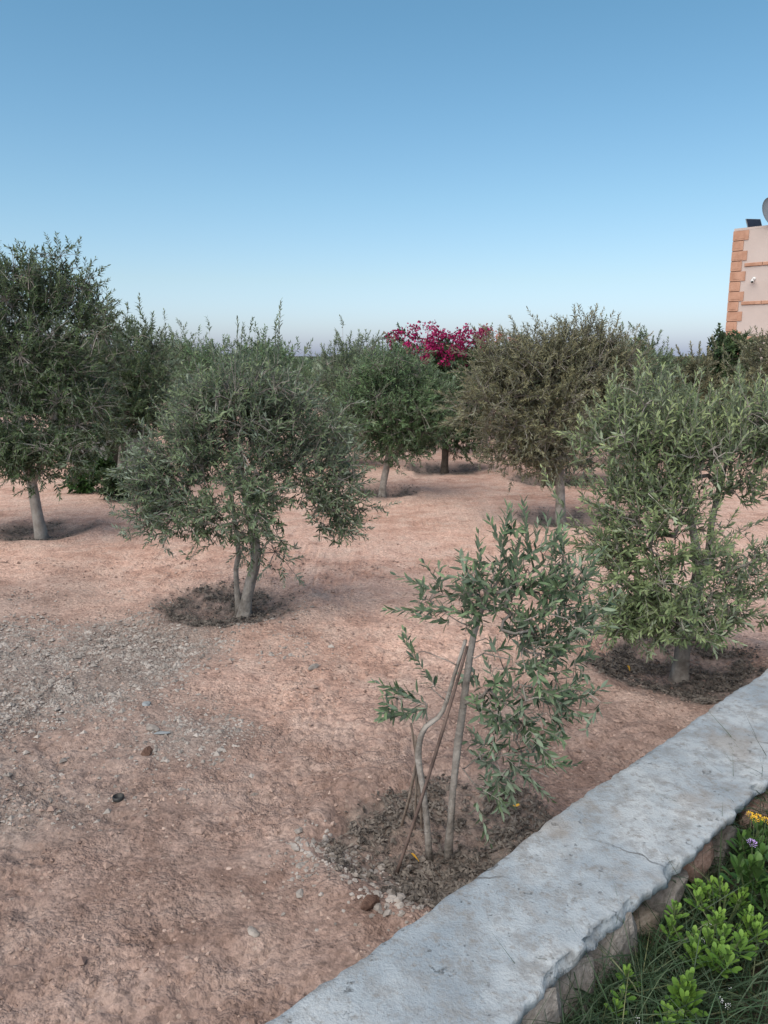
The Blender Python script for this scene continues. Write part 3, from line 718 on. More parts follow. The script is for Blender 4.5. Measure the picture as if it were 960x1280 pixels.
# pale bushy olive by the wall
Yp = G(850, 838)[1]
ta = trunk([(850, 840), (855, 800), (868, 750), (872, 700), (862, 640)], Yp, [0.056, 0.05, 0.042, 0.034, 0.022], 0.45, 16, [0, 0, 0, .05, .1])
tb = trunk([(868, 752), (884, 700), (890, 650), (905, 590)], Yp + .02, [0.03, 0.026, 0.022, 0.014], 0.3, 10, [0, .02, .05, .1], 1.0, False)
olive('olive_tree', 'pale green bushy olive with fresh upright shoots and low skirts beside the wall', baseof(ta), [ta, tb],
      [LB(860, 560, 70, 45, Yp, 1.0, 1.1), LB(770, 555, 42, 45, Yp), LB(785, 505, 28, 22, Yp, 1, .7), LB(930, 535, 60, 42, Yp), LB(985, 555, 60, 60, Yp), LB(725, 570, 18, 22, Yp, 1, .7),
       LB(790, 640, 36, 42, Yp, 1, 1.0), LB(790, 715, 44, 45, Yp, 1, 1.2, -.15), LB(775, 775, 28, 16, Yp, 1, 1.0, -.15), LB(862, 730, 40, 40, Yp, .9, 1.1, -.35), LB(885, 790, 22, 18, Yp, .9, 1.1, -.25), LB(935, 715, 45, 44, Yp, .9, 1.1), LB(1000, 730, 50, 55, Yp, .9, .9), LB(845, 640, 45, 40, Yp, .9, 1.3, -.15), LB(940, 780, 22, 10, Yp, .9, .7), LB(925, 610, 40, 26, Yp, .9, .7), LB(815, 605, 40, 36, Yp, .9, 1.2), LB(875, 685, 36, 34, Yp, .9, 1.1, -.35), LB(755, 690, 24, 36, Yp, .9, 1.0), LB(852, 772, 42, 22, Yp, .9, 2.6, -.3), LB(800, 765, 40, 26, Yp, .9, 2.0, -.1), LB(915, 768, 36, 24, Yp, .9, 2.0, -.1)],
      12, M['lf_light'], M['bark'], 210, 1300, 0.060, True, leaders=[(P(x, y + 45, Yp + d), P(x + e, y, Yp + d)) for x, y, e, d in ((775, 470, -6, 0), (838, 482, 4, .1), (905, 474, 3, .2), (870, 487, -4, -.1), (945, 462, 6, .2), (750, 492, -8, 0), (700, 585, -22, 0), (722, 532, -16, 0), (800, 478, 2, .1), (855, 490, 5, 0), (890, 486, -3, .1), (925, 470, 4, -.1), (955, 478, 3, 0), (760, 640, -22, -.1), (750, 590, -14, -.1), (820, 496, -5, -.1))],
      up=.8, sigma=.075, sh_len=(.12, .27), wr=.25, freshk=1.3)

# left tall dark olive
Yl = G(52, 668)[1]
ta = trunk([(52, 670), (45, 635), (38, 600), (25, 555), (20, 500)], Yl, [0.068, 0.06, 0.056, 0.045, 0.035], 0.5, 14, None, 1.25)
tb = trunk([(40, 603), (52, 580), (66, 540), (75, 490)], Yl, [0.05, 0.045, 0.038, 0.025], 0.2, 10, None, 1.0, False)
olive('olive_tree', 'tall dark green olive with a pale lime washed trunk', baseof(ta), [ta, tb],
      [LB(30, 430, 72, 75, Yl, 1, 1.2), LB(85, 455, 62, 65, Yl), LB(-50, 450, 80, 100, Yl), LB(108, 505, 48, 55, Yl), LB(20, 530, 85, 55, Yl, 1, 1.3), LB(85, 555, 45, 30, Yl, 1, 1.3, -.3), LB(25, 580, 40, 22, Yl, 1, 1.3, -.4), LB(-60, 560, 70, 50, Yl), LB(58, 350, 28, 36, Yl, 1, 1.4), LB(5, 350, 34, 34, Yl, 1, 1.3), LB(90, 378, 28, 32, Yl, 1, 1.4), LB(118, 400, 20, 28, Yl, 1, 1.4), LB(30, 370, 45, 40, Yl, 1, 1.3)],
      13, M['lf_dark'], M['bark_pale'], 190, 4300, 0.066, False, sigma=.11, up=.4, wr=.30, sh_len=(.10, .20))

# middle olive with clean trunk
Ym = G(478, 618)[1]
ta = trunk([(478, 619), (480, 600), (485, 575), (490, 530), (492, 490)], Ym, [0.055, 0.05, 0.046, 0.036, 0.025], 0.45, 12)
olive('olive_tree', 'compact mid green olive with a clean single trunk beneath the magenta blossom', baseof(ta), [ta],
      [LB(492, 508, 54, 52, Ym, 1, 1.3), LB(457, 512, 30, 44, Ym), LB(530, 518, 30, 46, Ym), LB(492, 465, 48, 22, Ym), LB(495, 555, 36, 22, Ym)],
      14, M['lf_green'], M['bark'], 120, 2000, 0.072, False, sigma=.13, up=.6, wr=.29, sh_len=(.12, .24))

# brownish olive
Yb = G(701, 654)[1]
ta = trunk([(702, 655), (700, 610), (698, 575), (694, 530), (690, 470)], Yb, [0.062, 0.056, 0.05, 0.042, 0.025], 0.45, 14)
olive('olive_tree', 'broad brownish olive with dry bronze foliage and a straight bare trunk', baseof(ta), [ta],
      [LB(695, 500, 80, 70, Yb, 1, 1.3), LB(625, 505, 48, 65, Yb), LB(650, 460, 55, 38, Yb), LB(735, 455, 46, 38, Yb, 1, 1.2), LB(698, 440, 34, 28, Yb), LB(765, 480, 35, 50, Yb), LB(650, 565, 50, 30, Yb), LB(742, 425, 24, 18, Yb), LB(690, 570, 25, 20, Yb)],
      15, M['lf_brown'], M['bark'], 170, 3200, 0.064, False, sigma=.12, up=.55, wr=.29, sh_len=(.11, .22))

# dark olive behind the middle one
Yd = G(555, 589)[1]
ta = trunk([(555, 590), (556, 570), (557, 545), (560, 510)], Yd, [0.07, 0.06, 0.055, 0.035], 0.5, 10)
olive('olive_tree', 'low dark crowned olive on a blackish trunk behind the compact olive', baseof(ta), [ta],
      [LB(562, 520, 34, 34, Yd, 1, 1.2), LB(581, 550, 18, 24, Yd), LB(535, 540, 20, 18, Yd), LB(580, 505, 20, 34, Yd)],
      16, M['lf_bush'], M['bark_dark'], 80, 700, 0.08, False, sigma=.12, up=.4, wr=.3, sh_len=(.12, .22))
# olive behind the brown one
Yq = G(688, 604)[1]
ta = trunk([(690, 606), (690, 585), (692, 560), (700, 520)], Yq, [0.07, 0.065, 0.055, 0.035], 0.5, 10)
olive('olive_tree', 'grey olive half hidden behind the broad brownish olive', baseof(ta), [ta],
      [LB(770, 480, 45, 40, Yq, 1, 1.2), LB(740, 540, 50, 50, Yq), LB(800, 490, 32, 45, Yq), LB(720, 590, 28, 18, Yq), LB(690, 520, 50, 40, Yq)],
      17, M['lf_grey'], M['bark_dark'], 90, 800, 0.08, False, sigma=.2, up=.5, wr=.3)
# olive left-behind of the middle one
Yn = Ym + 3.2
ta = trunk([(425, 592), (426, 570), (428, 540), (430, 500)], Yn, [0.06, 0.055, 0.05, 0.03], 0.5, 10)
olive('olive_tree', 'grey olive standing close behind the compact green olive', baseof(ta), [ta],
      [LB(430, 480, 32, 48, Yn, 1, 1.2), LB(452, 450, 30, 24, Yn), LB(420, 540, 32, 35, Yn), LB(445, 520, 40, 40, Yn)],
      18, M['lf_grey'], M['bark'], 90, 700, 0.085, False, sigma=.18, up=.75, wr=.3, leaders=[(P(x, 450, Yn), P(x, y, Yn)) for x, y in ((405, 432), (418, 428), (433, 432), (465, 425), (478, 428))])
# olive behind the tall one
Yo = 12.6
ta = trunk([(150, 596), (152, 570), (155, 530), (160, 490)], Yo, [0.07, 0.06, 0.05, 0.03], 0.5, 10)
olive('olive_tree', 'dark feathery olive filling the gap beside the tall olive', baseof(ta), [ta],
      [LB(165, 470, 38, 55, Yo, 1, 1.2), LB(180, 430, 22, 30, Yo), LB(150, 520, 45, 40, Yo), LB(185, 500, 30, 45, Yo), LB(130, 460, 30, 50, Yo)],
      19, M['lf_dark'], M['bark'], 100, 850, 0.085, False, sigma=.18, up=.7, wr=.3)

# ------------------------------------------------------------------ young staked olive
Ys = G(560, 1047)[1]
ta = trunk([(560, 1048), (566, 990), (574, 920), (584, 845), (592, 795), (603, 760), (618, 720)], Ys, [0.0185, 0.017, 0.0165, 0.016, 0.015, 0.008, 0.004], 0.42, 20, [0, 0, 0, .01, 0, -.02, -.02], 1.3)
tb = trunk([(538, 1054), (531, 1000), (523, 945), (530, 912), (552, 892), (566, 850), (582, 800)], Ys - .03, [0.016, 0.0145, 0.014, 0.012, 0.010, 0.008, 0.007], 0.45, 20, [0, 0, 0, 0, .02, .03, .03], 1.2)
olive('young_olive_tree', 'young staked olive sapling with two thin stems leaning against canes by the wall', baseof(ta), [ta, tb],
      [LB(655, 750, 72, 55, Ys, .9, 1.1), LB(605, 735, 50, 38, Ys, .9, .9), LB(705, 790, 40, 45, Ys, .9, 1.1), LB(645, 810, 45, 35, Ys, .9, .9), LB(555, 745, 40, 24, Ys, .8, .8), LB(665, 690, 50, 30, Ys, .8, 1.0), LB(715, 725, 30, 38, Ys, .8, .9),
       LB(695, 850, 36, 36, Ys, .8, 1.0), LB(645, 900, 48, 50, Ys, .8, 1.0), LB(605, 970, 34, 34, Ys, .8, 1.1), LB(680, 950, 34, 36, Ys, .7, 1.0), LB(640, 985, 30, 20, Ys, .7, .9), LB(545, 875, 34, 26, Ys, .7, .6), LB(505, 880, 24, 20, Ys, .7, .7), LB(520, 825, 22, 22, Ys, .7, .4), LB(620, 860, 30, 34, Ys, .7, .9), LB(665, 865, 40, 40, Ys, .8, 1.0), LB(590, 780, 24, 24, Ys, .8, .8)],
      21, M['lf_young'], M['bark'], 130, 225, 0.061, True, sigma=.05, sh_len=(.08, .16), up=.4, spacing=0.0215, uni=.45, twig_r=.0022, r0=.0022, wr=.26, limit_parts=300, cat='young olive tree',
      leaders=[(P(535, 885, Ys), P(478, 898, Ys - .05)), (P(530, 880, Ys), P(470, 852, Ys)), (P(545, 860, Ys), P(505, 800, Ys)), (P(560, 765, Ys), P(483, 762, Ys)), (P(570, 750, Ys), P(495, 718, Ys)),
               (P(600, 730, Ys), P(598, 665, Ys)), (P(625, 705, Ys), P(635, 630, Ys)), (P(660, 700, Ys), P(655, 628, Ys)), (P(690, 700, Ys), P(700, 640, Ys)), (P(640, 715, Ys), P(612, 650, Ys)), (P(720, 740, Ys), P(752, 690, Ys)),
               (P(665, 960, Ys), P(722, 955, Ys)), (P(625, 940, Ys), P(690, 1000, Ys - .03))], freshk=1.15)
canes = [((495, 1086), (584, 808), .008, 'cane_dark', 'long dark cane propped diagonally across the young olive'),
         ((500, 1030), (522, 942), .0075, 'cane', 'short pale leaning cane standing apart at the sapling foot'),
         ((517, 1037), (519, 920), .0065, 'cane', 'thin upright pale cane beside the bent brown stem'),
         ((528, 1045), (514, 905), .006, 'cane', 'thin pale cane crossing the bent brown stem of the sapling')]
for (a, b_, rr, mm, lab), dy in zip(canes, (-.16, -.03, -.08, -.05)):
    g = G(*a); p0 = G(a[0], a[1], float(gz(g[0], g[1]))); p0[2] -= .03; p1 = P(b_[0], b_[1], Ys + dy * .2)
    mb = MB(); L = np.linspace(0, 1, 14); pts = p0 + (p1 - p0) * L[:, None]; pts += np.sin(L * 3.1)[:, None] * np.array([.008, 0, 0])
    rad = rr * (1 - .25 * L) * (1 + .14 * (np.arange(14) % 4 == 0)); tube(mb, pts - p0, rad, 8, .1)
    add('cane_stake', mb.mesh('cane_stake', M[mm], True), None, p0, lab, 'cane')

# ------------------------------------------------------------------ shrubs and distant planting
def shrub(name, label, cat, px, Y, lobes, seed, leafm, stem_r=.02, n_att=50, n_sh=350, leaf=.07, wr=.45, **kw):
    ta = trunk([px, (px[0] + 1, px[1] - 12), (px[0] + 2, px[1] - 28)], Y, [stem_r, stem_r * .9, stem_r * .6], 0.2, 6)
    return olive(name, label, baseof(ta), [ta], lobes, seed, leafm, M['bark_dark'], n_att, n_sh, leaf, False, cat=cat, wr=wr, **kw)
Ybg = 17.5
bo = shrub('bougainvillea', 'tall bougainvillea covered in magenta blossom rising behind the olives', 'bougainvillea', (560, 560), Ybg,
           [LB(560, 462, 38, 26, Ybg, 1, 1.2), LB(535, 440, 38, 14, Ybg), LB(590, 448, 26, 20, Ybg), LB(575, 500, 40, 45, Ybg), LB(632, 434, 24, 7, Ybg, 1, .7), LB(500, 424, 15, 4, Ybg, 1, .6)],
           31, M['lf_bush'], .06, 70, 620, .10, .6, sigma=.12, up=.2, spacing=.03, sh_len=(.10, .2))
bo_base = np.array(bo.location)
def petalmat(name, a, b_):
    m, nt, b = newmat(name, 0.6, 0.2); g = N(nt, 'ShaderNodeNewGeometry')
    nt.links.new(ramp(nt, g.outputs['Random Per Island'], [(0, a), (1, b_)]), b.inputs['Base Color']); return m
M['magenta'] = petalmat('magenta_bracts', (0.12, 0.003, 0.036), (0.37, 0.015, 0.115))
M['fadedpink'] = petalmat('faded_orange_pink_bracts', (0.30, 0.09, 0.075), (0.42, 0.19, 0.15))
def blossom(name, m, seed, size=1.0, n=42):
    r = np.random.default_rng(seed); mb = MB()
    for k in range(n):
        c = nrm(r.normal(size=3)) * r.random() ** .4 * np.array([.15, .15, .10]) * size
        a = nrm(r.normal(size=3)); b_ = nrm(np.cross(a, r.normal(size=3))); q = np.cross(a, b_); s = r.uniform(.028, .045) * size
        mb.put([c, c + (a * 1 + b_ * .6) * s, c + a * 1.7 * s + q * .3 * s, c + (a - b_ * .6) * s], [[0, 1, 2], [0, 2, 3]])
    return mb.mesh(name, m)
bl = [blossom('blossom', M['magenta'], 200 + k) for k in range(5)]; bf = [blossom('blossom', M['fadedpink'], 210 + k, .9, 26) for k in range(2)]
r = np.random.default_rng(33)
spots = [(r.normal(550, 30), r.normal(430, 13), 0) for _ in range(62)] + [(515 + 12 * k + r.normal(0, 3), 410 + 3 * abs(k - 1) + r.normal(0, 3), 0) for k in range(6)] \
      + [(490 + r.normal(0, 5), 417 + r.normal(0, 3), 0) for _ in range(3)] + [(605 + r.normal(0, 8), 424 + r.normal(0, 7), 0) for _ in range(8)] + [(r.uniform(606, 655), r.normal(424, 5), 1) for _ in range(10)] + [(606, 410, 1), (604, 416, 1)]
for x, y, f in spots:
    y = max(y, 407 + abs(x - 540) * .06)
    p = P(x, y, Ybg - .5 + r.uniform(-.4, .5)) - bo_base
    o = add('blossom', (bf if f else bl)[r.integers(2 if f else 5)], bo, p); o.rotation_euler = r.uniform(0, 6.28, 3); o.scale = (r.uniform(.7, 1.1),) * 3

shrub('shrub', 'dark feathery shrub with sparse tall sprigs beside the brownish olive', 'shrub', (812, 560), 15.5,
      [LB(812, 480, 30, 36, 15.5, 1, 1.1), LB(800, 445, 16, 16, 15.5)], 41, M['lf_dark'], .03, 50, 330, .09, .32, sigma=.15, up=.8,
      leaders=[(P(812, 455, 15.5), P(817, 420, 15.5)), (P(826, 462, 15.5), P(834, 436, 15.5)), (P(800, 450, 15.5), P(797, 428, 15.5))])
shrub('shrub', 'bronze tinged shrub with two arching sprigs before the house', 'shrub', (860, 560), 16.5,
      [LB(855, 485, 32, 30, 16.5, 1, 1.1), LB(868, 462, 22, 16, 16.5), LB(845, 510, 40, 40, 16.5)], 42, M['lf_brown'], .03, 50, 420, .09, .4, sigma=.15, up=.6,
      leaders=[(P(855, 458, 16.5), P(846, 432, 16.5)), (P(872, 455, 16.5), P(875, 428, 16.5)), (P(880, 455, 16.5), P(887, 440, 16.5))])
shrub('fig_shrub', 'deep green broad leaved shrub standing at the house corner', 'shrub', (915, 560), 18.0,
      [LB(918, 465, 24, 36, 18, 1, 1.2), LB(897, 445, 9, 22, 18, 1, .8), LB(905, 490, 30, 30, 18), LB(925, 440, 16, 14, 18)], 43, M['lf_bush'], .04, 60, 430, .13, .6, sigma=.14, up=.5, spacing=.035)
shrub('shrub', 'grey olive-coloured shrub growing against the pink house wall', 'shrub', (950, 560), 15.0,
      [LB(952, 460, 26, 36, 15, 1, 1.2), LB(975, 450, 30, 40, 15), LB(940, 440, 10, 18, 15, 1, .7), LB(930, 500, 30, 30, 15)], 44, M['lf_brown'], .04, 60, 520, .085, .3, sigma=.16, up=.7)
shrub('green_shrub', 'low leafy shrub with fresh green leaves beside the tall dark olive', 'shrub', (104, 618), G(104, 616)[1],
      [LB(104, 600, 13, 14, G(104, 616)[1], 1, 1)], 45, M['lf_bright'], .015, 18, 70, .09, .5, sigma=.06, up=.4, sh_len=(.08, .16))
shrub('green_shrub', 'bright green bush on a thin stem before the grey concrete box', 'shrub', (121, 603), G(121, 603)[1],
      [LB(121, 584, 15, 10, G(121, 603)[1], 1, 1)], 46, M['lf_bright'], .02, 20, 110, .10, .5, sigma=.06, up=.4, sh_len=(.08, .16))
shrub('green_shrub', 'low dark green bush half hidden by the round olive skirts', 'shrub', (146, 625), G(146, 625)[1],
      [LB(146, 608, 13, 14, G(146, 625)[1], 1, 1)], 47, M['lf_bush'], .02, 20, 110, .09, .5, sigma=.06, up=.4, sh_len=(.08, .16))

# low grey concrete box and pale blue sheet glimpsed between the trees
M['greywall'] = simple('grey_render', (0.14, 0.14, 0.14), (0.26, 0.255, 0.25), 3, 0.95, 0.1, .5, .01, 20)
M['dark'] = simple('opening_black', (0.012, 0.010, 0.009), (0.03, 0.026, 0.022), 6, 0.9, 0.1, 0)  # near-black colour for the shade within the box opening
M['bluesheet'] = simple('pale_blue_plastic', (0.30, 0.40, 0.55), (0.42, 0.52, 0.64), 6, 0.5, 0.4, .3, .01, 10)
c = P(140, 590, 14.2); c[2] = float(gz(c[0], c[1]))
wh = thing('concrete_box', c, 'low grey concrete box with a dark opening glimpsed between the olives', 'concrete box')
mb = MB(); box(mb, (0, 0, .38), (.55, .35, .40)); add('body', mb.mesh('body', M['greywall']), wh)
mb = MB(); box(mb, (0, 0, .80), (.60, .40, .035)); add('lid', mb.mesh('lid', M['greywall']), wh)
mb = MB(); box(mb, (.22, -.36, .34), (.15, .02, .26)); add('opening_shade', mb.mesh('opening_shade', M['dark']), wh)  # dark slab on the front, painted as the opening's shaded inside
mb = MB(); g0 = P(152, 589, 13.5); zz = float(gz(g0[0], g0[1]))
gx, gy = np.meshgrid(np.linspace(-.17, .17, 12), np.linspace(-.10, .10, 8), indexing='ij')
hz = .035 + .16 * np.exp(-(gx / .13) ** 2 - (gy / .09) ** 2) + .04 * (fbm(gx * 12, gy * 12, 5) - .5)
I = (np.arange(11)[:, None] * 8 + np.arange(7)[None]).ravel()
mb.put(np.stack([gx, gy, hz - .03], -1).reshape(-1, 3), None, np.stack([I, I + 8, I + 9, I + 1], -1))
add('plastic_sheet', mb.mesh('plastic_sheet', M['bluesheet'], True), None, (g0[0], g0[1], zz), 'crumpled pale blue plastic sheet lying before the grey concrete box', 'plastic sheet')

# rows of further olives: one prototype per kind, copied
def copy_tree(o, loc, rz, sc, label, group):
    c = o.copy(); COL.objects.link(c); c.location = loc; c.rotation_euler = (0, 0, rz); c.scale = (sc, sc, sc); c['label'] = label; c['group'] = group
    for ch in o.children:
        d = ch.copy(); COL.objects.link(d); d.parent = c
    return c
FARS = ['round grey-green olive in the rows at the back of the orchard', 'round dark green olive in the rows at the back of the orchard', 'round mid green olive in the rows at the back of the orchard']; FG = 'olives at the back of the orchard'
def protofar(x, y, seed, lm, FAR):
    z = float(gz(x, y)); b_ = np.array([x, y, z])
    tp = (b_ + np.array([[0, 0, -.03], [.03, 0, .4], [.02, .05, .8], [0, 0, 1.2]]), np.array([.09, .075, .065, .04]), .55)
    return olive('olive_tree', FAR, b_, [tp], [(b_ + np.array(c_), np.array(q)) for c_, q in (((0, 0, 1.45), (1.0, 1.0, .75)), ((.5, .2, 1.3), (.7, .7, .6)), ((-.5, -.2, 1.3), (.7, .7, .6)), ((0, .1, 1.95), (.6, .6, .45)))],
                 seed, lm, M['bark'], 70, 520, .11, False, group=FG, sigma=.24, up=.55, wr=.32, sh_len=(.18, .36), spacing=.032)
pf = [protofar(-7.2, 17.5, 51, M['lf_grey'], FARS[0]), protofar(-3.2, 19.0, 52, M['lf_dark'], FARS[1]), protofar(5.2, 19.5, 53, M['lf_green'], FARS[2])]
r = np.random.default_rng(60)
for x, y, s in [(-9.6, 14.5, 1.1), (-5.2, 16.0, 1.0), (-2.5, 17.2, .92), (-0.6, 21.5, .95), (2.6, 20.5, .95), (-5.0, 22, 1.02), (-8.8, 21, 1.05), (-11.5, 18, 1.1), (-3.6, 25, 1.0), (-6.8, 26, 1.05), (0.3, 27, .9),
                (3.5, 26, .95), (7.0, 25.5, 1.0), (-10.5, 27, 1.1), (-4.6, 31, 1.05), (-1.0, 33, .98), (2.6, 33, 1), (-8.5, 33, 1.05), (6.5, 33, 1), (-13.5, 24, 1.1), (4.5, 15.4, .8), (7.3, 20.5, .9), (-14, 32, 1.1)]:
    kk = r.integers(3); copy_tree(pf[kk], (x, y, float(gz(x, y))), r.uniform(0, 6.28), s * r.uniform(.95, 1.05), FARS[kk], FG)

# distant groves on the plain: one mass
mb = MB(); r = np.random.default_rng(66)
n = 1500; a = r.uniform(-.75, .75, n); d = 45 * (1500 / 45) ** r.random(n) ** .9
cx, cy = d * np.sin(a), d * np.cos(a); k = ~((cx > 8) & (d < 70)); cx, cy = cx[k], cy[k]; n = len(cx)
hh = r.uniform(.7, 1.15, n); m = 24
u = nrm(r.normal(size=(n, m, 3))) * (r.random((n, m, 1)) ** .35); u = u * np.array([1.5, 1.5, .8])
C = np.stack([cx, cy, np.full(n, 1.0)], -1)[:, None] + u * hh[:, None, None]
a1 = nrm(r.normal(size=(n, m, 3))); a2 = nrm(np.cross(a1, r.normal(size=(n, m, 3)))); s = r.uniform(.3, .65, (n, m, 1))
V = np.stack([C - a1 * s, C + a2 * s * .6, C + a1 * s, C - a2 * s * .6], 2).reshape(-1, 3)
mb.put(V, None, np.arange(len(V)).reshape(-1, 4))
me = mb.mesh('distant_groves', M['lf_dark']); attr(me, 'fresh', np.zeros(len(me.vertices)))
add('distant_groves', me, kind='stuff', label='far-off dark groves on the flat plain towards the horizon', cat='groves')

# ------------------------------------------------------------------ bed plants
M['succ'] = leafmat('fresh_green_fleshy_leaf', (0.035, 0.09, 0.015), (0.085, 0.185, 0.030), (0.165, 0.28, 0.05), (0.09, 0.16, 0.04), .12, .55)
M['deep'] = leafmat('deep_green_bed_leaf', (0.018, 0.05, 0.014), (0.04, 0.10, 0.024), (0.08, 0.155, 0.035), (0.055, 0.10, 0.03), .12, .45)
M['yellow'] = petalmat('yellow_petals', (0.62, 0.33, 0.01), (0.80, 0.50, 0.03))
M['violet'] = petalmat('violet_petals', (0.30, 0.18, 0.48), (0.46, 0.33, 0.62))
M['white'] = petalmat('white_petals', (0.62, 0.62, 0.66), (0.78, 0.78, 0.80))
M['yleaf'] = petalmat('yellowed_leaf', (0.55, 0.28, 0.03), (0.68, 0.38, 0.05))
M['stem'] = simple('green_stem', (0.05, 0.075, 0.03), (0.09, 0.12, 0.05), 20, .7, .3, 0)
def spat_leaf(name, m, f):                              # spatulate leaf, length 1 along +x
    tv = np.array([[0, -.04, 0], [0, .04, 0], [.35, -.10, .03], [.35, 0, 0], [.35, .10, .03], [.7, -.19, .05], [.7, 0, .01], [.7, .19, .05], [.9, -.14, .03], [.9, 0, .0], [.9, .14, .03], [1, 0, -.02]])
    tf = [[0, 2, 3], [0, 3, 1], [1, 3, 4], [2, 5, 6], [2, 6, 3], [3, 6, 7], [3, 7, 4], [5, 8, 9], [5, 9, 6], [6, 9, 10], [6, 10, 7], [8, 11, 9], [9, 11, 10]]
    me = mesh_np(name, tv, np.array(tf), m, True); attr(me, 'fresh', np.full(len(tv), f)); return me
SL = {k: [spat_leaf('leaf', M[k], f) for f in (0, .3, .6, .9)] for k in ('succ', 'deep')}
def rosette_plant(name, label, px, z, height, spread, nst, nl, leafL, seed, kind='succ', cat='plant', group=None):
    r = np.random.default_rng(seed); top = G(px[0], px[1], z); s, t = wst(top[0], top[1])
    t = max(float(t), WW + .07); xy = W0 + WD * float(s) + WN * t; bz_ = float(bedz(s, t)); base = np.array([*xy, bz_])
    root = thing(name, base, label, cat, group); mb = MB()
    import mathutils
    for k in range(nst):
        a = r.uniform(0, 6.28); q = spread * math.sqrt(r.random()) if nst > 1 else 0
        tip = np.array([q * math.cos(a), q * math.sin(a), max(.04, z - bz_) * r.uniform(.78, 1.05)])
        tube(mb, bez(np.array([0, 0, -.02]), tip * [.5, .5, .4], tip, 6), np.linspace(.006, .003, 6), 5)
        for i in range(nl):
            f = i / nl; az = i * 2.4 + r.uniform(-.3, .3); el = .40 + 1.0 * f + r.uniform(-.2, .2)
            d = np.array([math.cos(az) * math.cos(el), math.sin(az) * math.cos(el), math.sin(el)])
            nn = np.array([-math.cos(az) * math.sin(el), -math.sin(az) * math.sin(el), math.cos(el)]); sd = np.cross(nn, d)
            L = leafL * r.uniform(.75, 1.1) * (1.05 - .45 * f)
            p = tip + np.array([0, 0, -height * (1 - f)])
            o = add('leaf', SL[kind][min(3, int(r.random() * 2 + 2 * f))], root)
            o.matrix_local = mathutils.Matrix.Translation(p) @ mathutils.Matrix(((d[0], sd[0], nn[0], 0), (d[1], sd[1], nn[1], 0), (d[2], sd[2], nn[2], 0), (0, 0, 0, 1))) @ mathutils.Matrix.Scale(L, 4)
    add('stem', mb.mesh('stem', M['stem']), root)
    return root, base
rosette_plant('bed_plant', 'bright green rosette plant standing alone amid the grass low in the bed', (862, 1235), .35, .075, .04, 5, 17, .060, 301)
rosette_plant('bed_plant', 'broad clump of bright green rosettes beneath the orange tipped leaf', (890, 1165), .34, .065, .12, 12, 13, .058, 302)
rosette_plant('bed_plant', 'spreading bright green clump growing behind the broad rosette clump', (905, 1118), .33, .055, .11, 12, 12, .048, 303)
rosette_plant('bed_plant', 'small pale green sprig rising out of the tangled grass', (790, 1205), .33, .06, .02, 2, 9, .050, 304)
rosette_plant('bed_plant', 'low yellow-green rosette at the foot of the pale sprig', (770, 1245), .30, .03, .03, 2, 9, .040, 305)
rosette_plant('bed_plant', 'little green tuft pressed against the stones of the wall', (843, 1082), .36, .03, .02, 2, 9, .042, 306)
rosette_plant('bed_plant', 'small green sprig beside the wall among long grass', (818, 1112), .36, .05, .02, 2, 8, .045, 307)
rosette_plant('bed_plant', 'low green rosette half buried in dark grass', (838, 1272), .30, .03, .05, 3, 10, .048, 308)
rosette_plant('bed_plant', 'green rosettes growing beneath the violet flower', (952, 1160), .30, .05, .08, 7, 12, .050, 309)
vp, vb = rosette_plant('flowering_plant', 'tall broad leaved green plant bearing a violet flower', (948, 1075), .40, .10, .07, 7, 12, .09, 310, 'deep')
yp, yb = rosette_plant('flowering_plant', 'dark green plant bearing yellow flower heads by the wall', (945, 1040), .36, .08, .08, 5, 10, .07, 311, 'deep')
rosette_plant('bed_plant', 'deep green leafy clump at the outer edge of the bed', (975, 1110), .34, .08, .10, 6, 10, .08, 312, 'deep')
def flower_head(name, m, seed, rad, n):
    r = np.random.default_rng(seed); mb = MB()
    for k in range(n):
        a = k * 2.4; q = rad * math.sqrt((k + .5) / n); c = np.array([q * math.cos(a), q * math.sin(a), .35 * rad * (1 - (q / rad) ** 2)])
        u = nrm(np.array([math.cos(a), math.sin(a), .45])); w = nrm(np.cross([0, 0, 1], u)); s = rad * .42
        mb.put([c, c + u * s * .6 + w * s * .35, c + u * s * 1.1, c + u * s * .6 - w * s * .35], [[0, 1, 2], [0, 2, 3]])
    return mb.mesh(name, m)
def flower_on(root, base, px, z, m, rad, n, seed):
    p = G(px[0], px[1], z) - base; o = add('flower', flower_head('flower', m, seed, rad, n), root, p); o.rotation_euler = (.35, 0, 0)
    mb = MB(); tube(mb, bez(np.array([p[0] * .6, p[1] * .6, p[2] - .12]), np.array([p[0] * .8, p[1] * .8, p[2] - .06]), p, 6), .0018, 5); add('flower_stalk', mb.mesh('flower_stalk', M['stem']), root)
flower_on(vp, vb, (940, 1054), .46, M['violet'], .014, 24, 1)
for i, (x, y) in enumerate(((938, 1019), (948, 1022), (958, 1026), (943, 1024))): flower_on(yp, yb, (x, y), .44, M['yellow'], .013, 20, 5 + i)
wf = flower_head('white_flower', M['white'], 3, .008, 10)
